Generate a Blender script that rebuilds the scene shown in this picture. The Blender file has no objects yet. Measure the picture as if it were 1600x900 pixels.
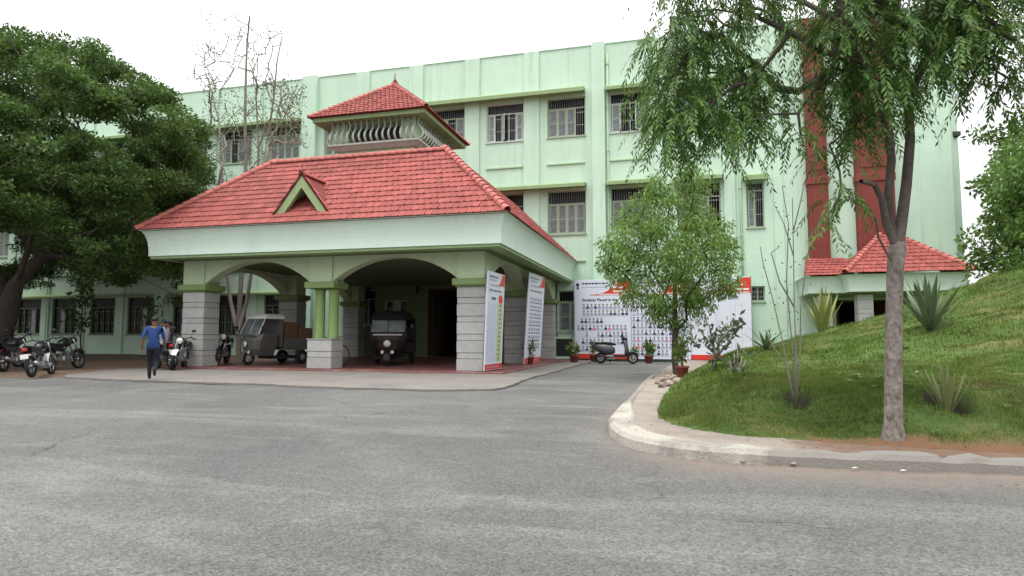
import bpy, math, random
import numpy as np
from mathutils import Vector, Matrix, Euler, noise

random.seed(7)
rng = np.random.default_rng(7)
SC = bpy.context.scene
COL = SC.collection
R = math.radians
PI = math.pi

# ---------------------------------------------------------------- camera
FPX, PITCH, ROLL, YAW, HCAM = 976.0, R(4.43), R(0.1), R(-14.8), 1.25
_fw = Vector((math.sin(YAW) * math.cos(PITCH), math.cos(YAW) * math.cos(PITCH), math.sin(PITCH)))
_rt = Vector((math.cos(YAW), -math.sin(YAW), 0))
_up = _rt.cross(_fw)
RT = _rt * math.cos(ROLL) + _up * math.sin(ROLL)
UP = -_rt * math.sin(ROLL) + _up * math.cos(ROLL)
CAM = Vector((0, 0, HCAM))
cd = bpy.data.cameras.new('camera')
cd.sensor_width = 36.0
cd.lens = FPX / 1600 * 36.0
cd.clip_start = 0.1
cd.clip_end = 5000
cam = bpy.data.objects.new('camera', cd)
COL.objects.link(cam)
cam.matrix_world = Matrix(((RT.x, UP.x, -_fw.x, CAM.x), (RT.y, UP.y, -_fw.y, CAM.y),
                           (RT.z, UP.z, -_fw.z, CAM.z), (0, 0, 0, 1)))
SC.camera = cam

# ---------------------------------------------------------------- sky, sun, exposure
SUN_EL, SUN_AZ = 72.0, 205.0      # degrees; azimuth measured from +Y towards +X
w = bpy.data.worlds.new('World')
SC.world = w
w.use_nodes = True
nt = w.node_tree
for n in list(nt.nodes):
    nt.nodes.remove(n)
out = nt.nodes.new('ShaderNodeOutputWorld')
bg = nt.nodes.new('ShaderNodeBackground')
sky = nt.nodes.new('ShaderNodeTexSky')
sky.sky_type = 'NISHITA'
sky.sun_disc = False
sky.sun_elevation = R(SUN_EL)
sky.sun_rotation = R(SUN_AZ)
sky.dust_density = 4.0
sky.air_density = 1.0
sky.ozone_density = 1.0
skm = nt.nodes.new('ShaderNodeMixRGB')          # thick bright cloud over the blue
skm.blend_type = 'MIX'
skm.inputs[2].default_value = (12.4, 12.5, 12.6, 1)
tc = nt.nodes.new('ShaderNodeTexCoord')
nz = nt.nodes.new('ShaderNodeTexNoise')
nz.inputs['Scale'].default_value = 2.2
nz.inputs['Detail'].default_value = 6
mr = nt.nodes.new('ShaderNodeMapRange')
mr.inputs[1].default_value = 0.3
mr.inputs[2].default_value = 0.7
mr.inputs[3].default_value = 0.86
mr.inputs[4].default_value = 1.0
nt.links.new(tc.outputs['Generated'], nz.inputs['Vector'])
nt.links.new(nz.outputs['Fac'], mr.inputs[0])
nt.links.new(mr.outputs[0], skm.inputs[0])
nt.links.new(sky.outputs[0], skm.inputs[1])
sx = nt.nodes.new('ShaderNodeSeparateXYZ')
nt.links.new(tc.outputs['Generated'], sx.inputs[0])
zr = nt.nodes.new('ShaderNodeMapRange')          # overcast dome: overhead about three times the horizon
zr.inputs[1].default_value = 0.0
zr.inputs[2].default_value = 1.0
zr.inputs[3].default_value = 0.48
zr.inputs[4].default_value = 1.75
nt.links.new(sx.outputs[2], zr.inputs[0])
zm = nt.nodes.new('ShaderNodeMixRGB')
zm.blend_type = 'MULTIPLY'
zm.inputs[0].default_value = 1
nt.links.new(skm.outputs[0], zm.inputs[1])
nt.links.new(zr.outputs[0], zm.inputs[2])
nt.links.new(zm.outputs[0], bg.inputs[0])
bg.inputs[1].default_value = 0.1
nt.links.new(bg.outputs[0], out.inputs[0])
sd = bpy.data.lights.new('sun', 'SUN')
sd.energy = 1.5
sd.angle = R(25)
sd.color = (1.0, 0.97, 0.92)
sun = bpy.data.objects.new('sun', sd)
COL.objects.link(sun)
_sd = Vector((math.sin(R(SUN_AZ)) * math.cos(R(SUN_EL)), math.cos(R(SUN_AZ)) * math.cos(R(SUN_EL)), math.sin(R(SUN_EL))))
sun.rotation_euler = _sd.to_track_quat('Z', 'Y').to_euler()
SC.view_settings.view_transform = 'Standard'
SC.view_settings.look = 'None'
SC.view_settings.exposure = 0.52
SC.view_settings.gamma = 1.0
SC.render.engine = 'CYCLES'
SC.cycles.max_bounces = 6
SC.cycles.transparent_max_bounces = 6


def at(x, y, Y):
    """point on the plane Y (metres in front of the camera along the facade normal) seen at photo pixel x, y"""
    d = _fw + RT * ((x - 800) / FPX) - UP * ((y - 450) / FPX)
    return CAM + d * (Y / d.y)


def atz(x, y, z=0.0):
    d = _fw + RT * ((x - 800) / FPX) - UP * ((y - 450) / FPX)
    return CAM + d * ((z - HCAM) / d.z)


# ---------------------------------------------------------------- materials
def _n(t, typ, **kw):
    n = t.nodes.new(typ)
    for k, v in kw.items():
        setattr(n, k, v)
    return n


def c4(c):
    return (c[0], c[1], c[2], 1.0)


def mat(name, col, rough=0.8, var=0.15, scale=2.0, fine=0.1, fscale=30.0, bump=0.15, bscale=60.0,
        spec=0.3, metal=0.0, rnd=0.0, col2=None, c2scale=1.0, c2lo=0.5, c2hi=0.7, streak=0.0, stretch=None,
        vstreak_col=None):
    m = bpy.data.materials.new(name)
    m.use_nodes = True
    t = m.node_tree
    b = t.nodes['Principled BSDF']
    b.inputs['Roughness'].default_value = rough
    b.inputs['Metallic'].default_value = metal
    b.inputs['Specular IOR Level'].default_value = spec
    tcn = _n(t, 'ShaderNodeTexCoord')
    vec = tcn.outputs['Object']
    if stretch:
        mp = _n(t, 'ShaderNodeMapping')
        mp.inputs['Scale'].default_value = stretch
        t.links.new(vec, mp.inputs[0])
        svec = mp.outputs[0]
    else:
        svec = vec
    n1 = _n(t, 'ShaderNodeTexNoise')
    n1.inputs['Scale'].default_value = scale
    n1.inputs['Detail'].default_value = 5
    n1.inputs['Roughness'].default_value = 0.6
    t.links.new(svec, n1.inputs['Vector'])
    n2 = _n(t, 'ShaderNodeTexNoise')
    n2.inputs['Scale'].default_value = fscale
    n2.inputs['Detail'].default_value = 3
    t.links.new(vec, n2.inputs['Vector'])
    cur = None
    rgb = _n(t, 'ShaderNodeRGB')
    rgb.outputs[0].default_value = c4(col)
    cur = rgb.outputs[0]
    if col2 is not None:
        n3 = _n(t, 'ShaderNodeTexNoise')
        n3.inputs['Scale'].default_value = c2scale
        n3.inputs['Detail'].default_value = 6
        n3.inputs['Roughness'].default_value = 0.65
        t.links.new(svec, n3.inputs['Vector'])
        r3 = _n(t, 'ShaderNodeMapRange')
        r3.inputs[1].default_value = c2lo
        r3.inputs[2].default_value = c2hi
        t.links.new(n3.outputs['Fac'], r3.inputs[0])
        mx = _n(t, 'ShaderNodeMixRGB')
        mx.inputs[2].default_value = c4(col2)
        t.links.new(r3.outputs[0], mx.inputs[0])
        t.links.new(cur, mx.inputs[1])
        cur = mx.outputs[0]

    def mul(cur, fac_out, amount):
        r = _n(t, 'ShaderNodeMapRange')
        r.inputs[1].default_value = 0.25
        r.inputs[2].default_value = 0.75
        r.inputs[3].default_value = 1 - amount
        r.inputs[4].default_value = 1 + amount
        t.links.new(fac_out, r.inputs[0])
        m_ = _n(t, 'ShaderNodeMixRGB', blend_type='MULTIPLY')
        m_.inputs[0].default_value = 1
        t.links.new(cur, m_.inputs[1])
        t.links.new(r.outputs[0], m_.inputs[2])
        return m_.outputs[0]
    if var:
        cur = mul(cur, n1.outputs['Fac'], var)
    if fine:
        cur = mul(cur, n2.outputs['Fac'], fine)
    if streak:
        mp = _n(t, 'ShaderNodeMapping')
        mp.inputs['Scale'].default_value = (3.2, 3.2, 0.16)
        t.links.new(vec, mp.inputs[0])
        ns = _n(t, 'ShaderNodeTexNoise')
        ns.inputs['Scale'].default_value = 1.0
        ns.inputs['Detail'].default_value = 5
        ns.inputs['Roughness'].default_value = 0.7
        t.links.new(mp.outputs[0], ns.inputs['Vector'])
        r = _n(t, 'ShaderNodeMapRange')
        r.inputs[1].default_value = 0.5
        r.inputs[2].default_value = 0.8
        r.inputs[3].default_value = 0.0
        r.inputs[4].default_value = streak
        t.links.new(ns.outputs['Fac'], r.inputs[0])
        nm_ = _n(t, 'ShaderNodeTexNoise')          # stains gather in some places only
        nm_.inputs['Scale'].default_value = .32
        nm_.inputs['Detail'].default_value = 4
        t.links.new(vec, nm_.inputs['Vector'])
        rm_ = _n(t, 'ShaderNodeMapRange')
        rm_.inputs[1].default_value = .38
        rm_.inputs[2].default_value = .62
        rm_.inputs[3].default_value = .15
        rm_.inputs[4].default_value = 1.5
        t.links.new(nm_.outputs['Fac'], rm_.inputs[0])
        mm_ = _n(t, 'ShaderNodeMath', operation='MULTIPLY', use_clamp=True)
        t.links.new(r.outputs[0], mm_.inputs[0])
        t.links.new(rm_.outputs[0], mm_.inputs[1])
        mx = _n(t, 'ShaderNodeMixRGB')
        mx.inputs[2].default_value = c4(vstreak_col or (col[0] * .45, col[1] * .48, col[2] * .45))
        t.links.new(mm_.outputs[0], mx.inputs[0])
        t.links.new(cur, mx.inputs[1])
        cur = mx.outputs[0]
    if rnd:
        oi = _n(t, 'ShaderNodeObjectInfo')
        r = _n(t, 'ShaderNodeMapRange')
        r.inputs[3].default_value = 1 - rnd
        r.inputs[4].default_value = 1 + rnd
        t.links.new(oi.outputs['Random'], r.inputs[0])
        gi = _n(t, 'ShaderNodeNewGeometry')
        r2 = _n(t, 'ShaderNodeMapRange')
        r2.inputs[3].default_value = 1 - rnd
        r2.inputs[4].default_value = 1 + rnd
        t.links.new(gi.outputs['Random Per Island'], r2.inputs[0])
        for rr in (r, r2):
            m_ = _n(t, 'ShaderNodeMixRGB', blend_type='MULTIPLY')
            m_.inputs[0].default_value = 1
            t.links.new(cur, m_.inputs[1])
            t.links.new(rr.outputs[0], m_.inputs[2])
            cur = m_.outputs[0]
    t.links.new(cur, b.inputs['Base Color'])
    if bump:
        nb = _n(t, 'ShaderNodeTexNoise')
        nb.inputs['Scale'].default_value = bscale
        nb.inputs['Detail'].default_value = 4
        t.links.new(vec, nb.inputs['Vector'])
        bp = _n(t, 'ShaderNodeBump')
        bp.inputs['Strength'].default_value = bump
        bp.inputs['Distance'].default_value = 0.02
        t.links.new(nb.outputs['Fac'], bp.inputs['Height'])
        t.links.new(bp.outputs[0], b.inputs['Normal'])
    return m


def leaf_mat(name, cols, rough=0.55, trans=0.3, tcol=None):
    """foliage: each leaf its own tone out of cols, light passing through"""
    m = bpy.data.materials.new(name)
    m.use_nodes = True
    t = m.node_tree
    b = t.nodes['Principled BSDF']
    b.inputs['Roughness'].default_value = rough
    b.inputs['Specular IOR Level'].default_value = 0.3
    gi = _n(t, 'ShaderNodeNewGeometry')
    rp = _n(t, 'ShaderNodeValToRGB')
    e = rp.color_ramp.elements
    e[0].color = c4(cols[0])
    e[1].color = c4(cols[-1])
    for i, c in enumerate(cols[1:-1]):
        x = e.new((i + 1) / (len(cols) - 1))
        x.color = c4(c)
    t.links.new(gi.outputs['Random Per Island'], rp.inputs[0])
    tcn = _n(t, 'ShaderNodeTexCoord')
    n1 = _n(t, 'ShaderNodeTexNoise')
    n1.inputs['Scale'].default_value = 0.9
    n1.inputs['Detail'].default_value = 3
    t.links.new(tcn.outputs['Object'], n1.inputs['Vector'])
    r = _n(t, 'ShaderNodeMapRange')
    r.inputs[1].default_value = 0.3
    r.inputs[2].default_value = 0.7
    r.inputs[3].default_value = 0.75
    r.inputs[4].default_value = 1.25
    t.links.new(n1.outputs['Fac'], r.inputs[0])
    mx = _n(t, 'ShaderNodeMixRGB', blend_type='MULTIPLY')
    mx.inputs[0].default_value = 1
    t.links.new(rp.outputs[0], mx.inputs[1])
    t.links.new(r.outputs[0], mx.inputs[2])
    t.links.new(mx.outputs[0], b.inputs['Base Color'])
    tr = _n(t, 'ShaderNodeBsdfTranslucent')
    hs = _n(t, 'ShaderNodeHueSaturation')
    hs.inputs['Value'].default_value = 1.3
    hs.inputs['Hue'].default_value = 0.485
    t.links.new(mx.outputs[0], hs.inputs['Color'])
    t.links.new(hs.outputs[0], tr.inputs[0])
    ms = _n(t, 'ShaderNodeMixShader')
    ms.inputs[0].default_value = trans
    o = t.nodes['Material Output']
    t.links.new(b.outputs[0], ms.inputs[1])
    t.links.new(tr.outputs[0], ms.inputs[2])
    t.links.new(ms.outputs[0], o.inputs['Surface'])
    return m


def attr_mix(m, attr, col, sharp=.35, nscale=4.0):
    """mix another base colour in where the vertex attribute plus noise says so"""
    t = m.node_tree
    bs = t.nodes['Principled BSDF']
    src = bs.inputs['Base Color'].links[0].from_socket
    a = _n(t, 'ShaderNodeAttribute')
    a.attribute_name = attr
    q = _n(t, 'ShaderNodeTexNoise')
    q.inputs['Scale'].default_value = nscale
    q.inputs['Detail'].default_value = 6
    q.inputs['Roughness'].default_value = .7
    tcn = _n(t, 'ShaderNodeTexCoord')
    t.links.new(tcn.outputs['Object'], q.inputs['Vector'])
    ad = _n(t, 'ShaderNodeMath', operation='ADD')
    t.links.new(a.outputs['Fac'], ad.inputs[0])
    t.links.new(q.outputs['Fac'], ad.inputs[1])
    r = _n(t, 'ShaderNodeMapRange')
    r.inputs[1].default_value = 1 - sharp / 2
    r.inputs[2].default_value = 1 + sharp / 2
    t.links.new(ad.outputs[0], r.inputs[0])
    x = _n(t, 'ShaderNodeMixRGB')
    x.inputs[2].default_value = c4(col)
    t.links.new(r.outputs[0], x.inputs[0])
    t.links.new(src, x.inputs[1])
    t.links.new(x.outputs[0], bs.inputs['Base Color'])
    return m


def glass_mat(name, col=(0.12, 0.14, 0.15), rough=0.15):
    m = bpy.data.materials.new(name)
    m.use_nodes = True
    t = m.node_tree
    b = t.nodes['Principled BSDF']
    b.inputs['Roughness'].default_value = rough
    b.inputs['Specular IOR Level'].default_value = 0.6
    tcn = _n(t, 'ShaderNodeTexCoord')
    n1 = _n(t, 'ShaderNodeTexNoise')
    n1.inputs['Scale'].default_value = 3
    n1.inputs['Detail'].default_value = 4
    t.links.new(tcn.outputs['Object'], n1.inputs['Vector'])
    rp = _n(t, 'ShaderNodeValToRGB')
    rp.color_ramp.elements[0].color = c4([c * .6 for c in col])
    rp.color_ramp.elements[1].color = c4([min(1, c * 1.5) for c in col])
    rp.color_ramp.elements[0].position = .3
    rp.color_ramp.elements[1].position = .7
    t.links.new(n1.outputs['Fac'], rp.inputs[0])
    t.links.new(rp.outputs[0], b.inputs['Base Color'])
    return m


M = {}
M['wall'] = mat('wall_plaster', (0.53, 0.70, 0.565), 0.85, .08, .35, .05, 12, .12, 90, streak=.42)
M['wall_trim'] = mat('trim_green', (0.27, 0.37, 0.19), 0.8, .1, 1.5, .08, 20, .1, 80, streak=.35)
M['pale_trim'] = mat('trim_pale_green', (0.44, 0.60, 0.42), 0.8, .07, 1.0, .05, 20, .1, 80, streak=.2)
M['fascia'] = mat('fascia_plaster', (0.60, 0.72, 0.63), 0.75, .06, .5, .04, 18, .1, 80, streak=.22)
M['beam'] = mat('arch_plaster', (0.46, 0.56, 0.38), 0.8, .08, .8, .05, 18, .1, 80, streak=.15)
M['col_green'] = mat('column_paint', (0.21, 0.31, 0.11), 0.55, .08, 2, .05, 20, .05, 60)
M['gable_green'] = mat('gable_paint', (0.28, 0.36, 0.18), 0.6, .1, 2, .05, 20, .05, 60, streak=.3)
M['cap_green'] = mat('cap_paint', (0.20, 0.28, 0.11), 0.6, .1, 2, .05, 20, .05, 60)
M['olive_shaded'] = mat('shaded_olive_plaster', (0.14, 0.18, 0.09), 0.9, .06, 1, .04, 18, .05, 60)  # olive, darkened so the colour carries the porch's shade
M['tile'] = mat('clay_tile', (0.305, 0.080, 0.068), 0.75, .2, .8, .18, 22, .2, 70, rnd=.17,
                col2=(0.22, 0.058, 0.052), c2scale=.7, c2lo=.45, c2hi=.75)
M['ridge'] = mat('ridge_tile', (0.42, 0.13, 0.11), 0.7, .15, 2, .1, 22, .2, 70, rnd=.15)
M['deck'] = mat('roof_deck', (0.20, 0.05, 0.045), 0.9, .1, 2)
M['stone'] = mat('pillar_granite', (0.40, 0.40, 0.39), 0.7, .13, 4, .2, 55, .2, 70, rnd=.06)
M['stone_dark'] = mat('pillar_joint', (0.20, 0.20, 0.195), 0.85, .1, 4, .1, 40, .2, 70)
M['redpaint'] = mat('red_paint', (0.185, 0.040, 0.031), 0.65, .15, .8, .08, 14, .1, 70, streak=.3)
M['redband'] = mat('red_band', (0.20, 0.042, 0.033), 0.6, .12, 1, .06, 14, .1, 70)
M['floor_red'] = mat('red_oxide_floor', (0.19, 0.075, 0.07), 0.5, .15, 1.2, .1, 20, .05, 50, col2=(.25, .16, .15), c2scale=1.2)
M['concrete'] = mat('apron_concrete', (0.19, 0.175, 0.158), 0.9, .12, .9, .12, 30, .25, 70, col2=(.15, .142, .132), c2scale=.6, c2lo=.48, c2hi=.68)
M['dirt'] = mat('yard_dirt', (0.15, 0.10, 0.07), 0.95, .2, .9, .2, 18, .5, 30, col2=(.10, .07, .05), c2scale=.5)
M['soil'] = mat('red_soil', (0.22, 0.12, 0.075), 0.95, .2, 2.5, .2, 30, .5, 40)
M['frame'] = mat('window_paint', (0.33, 0.40, 0.29), 0.6, .1, 3, .06, 30, .05, 60, rnd=.06)
M['frame_dark'] = mat('window_paint_dark', (0.13, 0.17, 0.11), 0.6, .1, 3, .06, 30, .05, 60, rnd=.06)
M['frame2'] = mat('window_paint_grey', (0.50, 0.55, 0.50), 0.6, .1, 3, .06, 30, .05, 60, rnd=.06)
M['glass'] = glass_mat('window_glass', (0.15, 0.17, 0.18), .12)
M['glass_pale'] = glass_mat('window_glass_frosted', (0.12, 0.13, 0.145), .25)
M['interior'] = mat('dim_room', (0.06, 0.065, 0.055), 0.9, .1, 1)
M['steel'] = mat('steel', (0.35, 0.35, 0.36), 0.4, .1, 8, .05, 40, .02, 60, metal=.8)
M['chrome'] = mat('chrome', (0.3, 0.3, 0.31), 0.3, .05, 8, .02, 40, .0, 60, metal=1)
M['rubber'] = mat('rubber', (0.018, 0.018, 0.018), 0.85, .15, 10, .1, 60, .1, 90)
M['black'] = mat('black_plastic', (0.018, 0.018, 0.02), 0.5, .1, 10, .05, 60, .02, 90)
M['seat'] = mat('seat_vinyl', (0.02, 0.02, 0.022), 0.6, .1, 10, .05, 60, .1, 90)
M['paint_black'] = mat('paint_black', (0.015, 0.016, 0.02), 0.25, .05, 5, .03, 50, 0, 90, spec=.5)
M['paint_silver'] = mat('paint_silver', (0.42, 0.43, 0.45), 0.35, .05, 5, .03, 50, 0, 90, spec=.5, metal=.4)
M['paint_grey'] = mat('paint_grey', (0.045, 0.048, 0.06), 0.35, .05, 5, .03, 50, 0, 90, spec=.5)
M['paint_red'] = mat('paint_red', (0.20, 0.02, 0.02), 0.35, .05, 5, .03, 50, 0, 90, spec=.5)
M['paint_blue'] = mat('paint_blue', (0.03, 0.05, 0.14), 0.35, .05, 5, .03, 50, 0, 90, spec=.5)
M['paint_white'] = mat('paint_white', (0.72, 0.72, 0.70), 0.4, .05, 5, .03, 50, 0, 90, spec=.4)
M['paint_teal'] = mat('paint_pale_grey', (0.115, 0.115, 0.105), 0.45, .1, 3, .05, 50, 0, 90, spec=.4)
M['paint_maroon'] = mat('paint_dark_maroon', (0.016, 0.006, 0.007), 0.5, .1, 3, .05, 50, 0, 90, spec=.4)
M['hood'] = mat('hood_canvas', (0.012, 0.012, 0.013), 0.9, .1, 3, .1, 50, .2, 60)
M['lamp_glass'] = mat('lamp_glass', (0.65, 0.65, 0.62), 0.15, .05, 5, .02, 50, 0, 90, spec=.7)
M['tail_lamp'] = mat('tail_lamp', (0.35, 0.02, 0.015), 0.25, .05, 5, .02, 50, 0, 90, spec=.6)
M['cardboard'] = mat('cardboard', (0.16, 0.10, 0.058), 0.85, .15, 3, .08, 40, .05, 60, rnd=.15)
M['wood'] = mat('door_wood', (0.075, 0.035, 0.02), 0.6, .2, 3, .1, 40, .1, 60, stretch=(6, 6, .6))
M['white_print'] = mat('banner_white', (0.66, 0.69, 0.78), 0.4, .06, .8, .02, 12, .9, 1.6)
M['print_white'] = mat('banner_bright_white', (0.78, 0.78, 0.78), 0.5, .02, 2, 0, 12, 0)
M['print_red'] = mat('banner_red', (0.62, 0.045, 0.025), 0.45, .04, 1.5, .02, 12, .02, 8)
M['print_dark'] = mat('banner_ink', (0.035, 0.04, 0.09), 0.5, .1, 3, .05, 30, 0)
M['print_mid'] = mat('banner_soft_ink', (0.13, 0.14, 0.20), 0.5, .1, 3, .05, 30, 0)
M['print_grey'] = mat('banner_grey_ink', (0.33, 0.36, 0.45), 0.5, .1, 3, .05, 30, 0)
M['print_blue'] = mat('banner_pale_blue', (0.42, 0.52, 0.72), 0.5, .1, 3, .05, 30, 0)
M['print_green'] = mat('banner_green', (0.48, 0.56, 0.33), 0.5, .08, 3, .05, 30, 0)
M['print_skin'] = mat('banner_portrait', (0.30, 0.20, 0.16), 0.5, .2, 6, .1, 30, 0, rnd=.25)
M['print_pink'] = mat('banner_pink', (0.62, 0.18, 0.22), 0.5, .1, 6, .1, 30, 0)
M['pot'] = mat('terracotta', (0.17, 0.045, 0.03), 0.75, .15, 5, .1, 30, .1, 40)
M['bark_dark'] = mat('bark_dark', (0.075, 0.062, 0.05), 0.95, .3, 3, .25, 25, .7, 22, stretch=(2, 2, .5))
M['bark_grey'] = mat('bark_grey', (0.215, 0.19, 0.17), 0.95, .28, 4, .3, 22, .9, 16, stretch=(2.5, 2.5, 1.2),
                     col2=(0.13, 0.105, 0.09), c2scale=5.0, c2lo=.52, c2hi=.62)
M['bark_limb_shaded'] = mat('bark_limb_shaded', (0.10, 0.082, 0.07), 0.95, .25, 3, .25, 22, .7, 18, stretch=(2, 2, .8))  # limb bark darkened, the crown's shade put into its colour
M['bark_pale'] = mat('bark_pale', (0.25, 0.225, 0.195), 0.9, .2, 4, .2, 30, .4, 30)
M['leaf_rain'] = leaf_mat('leaf_rain_tree', [(0.036, 0.080, 0.020), (0.064, 0.132, 0.030), (0.105, 0.185, 0.042), (0.072, 0.115, 0.034)], .6, .28)
M['leaf_fg'] = leaf_mat('leaf_feathery', [(0.036, 0.088, 0.022), (0.062, 0.138, 0.030), (0.098, 0.19, 0.042), (0.17, 0.26, 0.06)], .5, .35)
M['leaf_small'] = leaf_mat('leaf_light_green', [(0.075, 0.15, 0.028), (0.12, 0.225, 0.042), (0.19, 0.30, 0.07), (0.10, 0.17, 0.04)], .45, .35)
M['leaf_right'] = leaf_mat('leaf_bright_green', [(0.07, 0.135, 0.026), (0.10, 0.19, 0.038), (0.14, 0.24, 0.055)], .5, .3)
M['leaf_dry'] = leaf_mat('leaf_dry', [(0.13, 0.14, 0.085), (0.11, 0.13, 0.07), (0.18, 0.185, 0.12)], .7, .2)
M['leaf_pot'] = leaf_mat('leaf_pot_plant', [(0.05, 0.11, 0.02), (0.10, 0.17, 0.03), (0.16, 0.20, 0.05)], .5, .25)
M['leaf_frangi'] = leaf_mat('leaf_dull', [(0.05, 0.085, 0.035), (0.085, 0.115, 0.06), (0.12, 0.14, 0.09)], .5, .2)
M['agave_y'] = leaf_mat('agave_yellow', [(0.42, 0.40, 0.12), (0.30, 0.34, 0.10), (0.16, 0.22, 0.07)], .5, .1)
M['agave_d'] = leaf_mat('agave_dark', [(0.06, 0.10, 0.05), (0.09, 0.14, 0.07), (0.22, 0.25, 0.14)], .5, .1)
M['agave_s'] = leaf_mat('sword_plant', [(0.14, 0.18, 0.07), (0.22, 0.24, 0.10), (0.10, 0.14, 0.05)], .5, .1)
M['grass_blade'] = leaf_mat('grass_blade', [(0.085, 0.14, 0.018), (0.12, 0.19, 0.028), (0.17, 0.23, 0.04), (0.22, 0.20, 0.06)], .6, .3)
M['fallen'] = leaf_mat('fallen_leaf', [(0.16, 0.10, 0.045), (0.10, 0.06, 0.03), (0.22, 0.17, 0.07), (0.07, 0.06, 0.03)], .8, .05)
M['skin'] = mat('skin', (0.16, 0.085, 0.055), 0.55, .05, 5, .03, 50, 0)
M['hair'] = mat('hair', (0.012, 0.01, 0.01), 0.6, .1, 20, .1, 60, .3, 80)
M['cloth_blue'] = mat('shirt_blue', (0.018, 0.05, 0.165), 0.85, .12, 6, .08, 60, .2, 50)
M['cloth_dark'] = mat('trousers_dark', (0.016, 0.018, 0.026), 0.9, .12, 6, .08, 60, .2, 50)
M['cloth_navy'] = mat('vest_navy', (0.02, 0.028, 0.07), 0.85, .12, 6, .08, 60, .2, 50)
M['cloth_pale'] = mat('shirt_pale', (0.35, 0.38, 0.45), 0.85, .12, 6, .08, 60, .2, 50)
M['cloth_maroon'] = mat('shirt_maroon', (0.10, 0.05, 0.06), 0.85, .12, 6, .08, 60, .2, 50)
M['kerb'] = mat('kerb_painted', (0.40, 0.375, 0.33), 0.9, .12, 2.0, .15, 35, .5, 45, col2=(.25, .23, .21), c2scale=1.1, c2lo=.5, c2hi=.62)
M['kerb_bare'] = mat('kerb_bare', (0.26, 0.245, 0.225), 0.9, .18, 2.0, .15, 35, .6, 40, col2=(.40, .37, .33), c2scale=1.6, c2lo=.55, c2hi=.68)
M['path'] = mat('footpath', (0.27, 0.235, 0.20), 0.92, .18, 1.6, .18, 30, .5, 45, col2=(.19, .155, .125), c2scale=1.2)
M['rubble'] = mat('rubble', (0.27, 0.22, 0.18), 0.92, .2, 4, .2, 30, .4, 40, rnd=.3)
M['litter'] = mat('litter_paper', (0.55, 0.54, 0.52), 0.8, .05, 4, 0, 30, 0)


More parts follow.
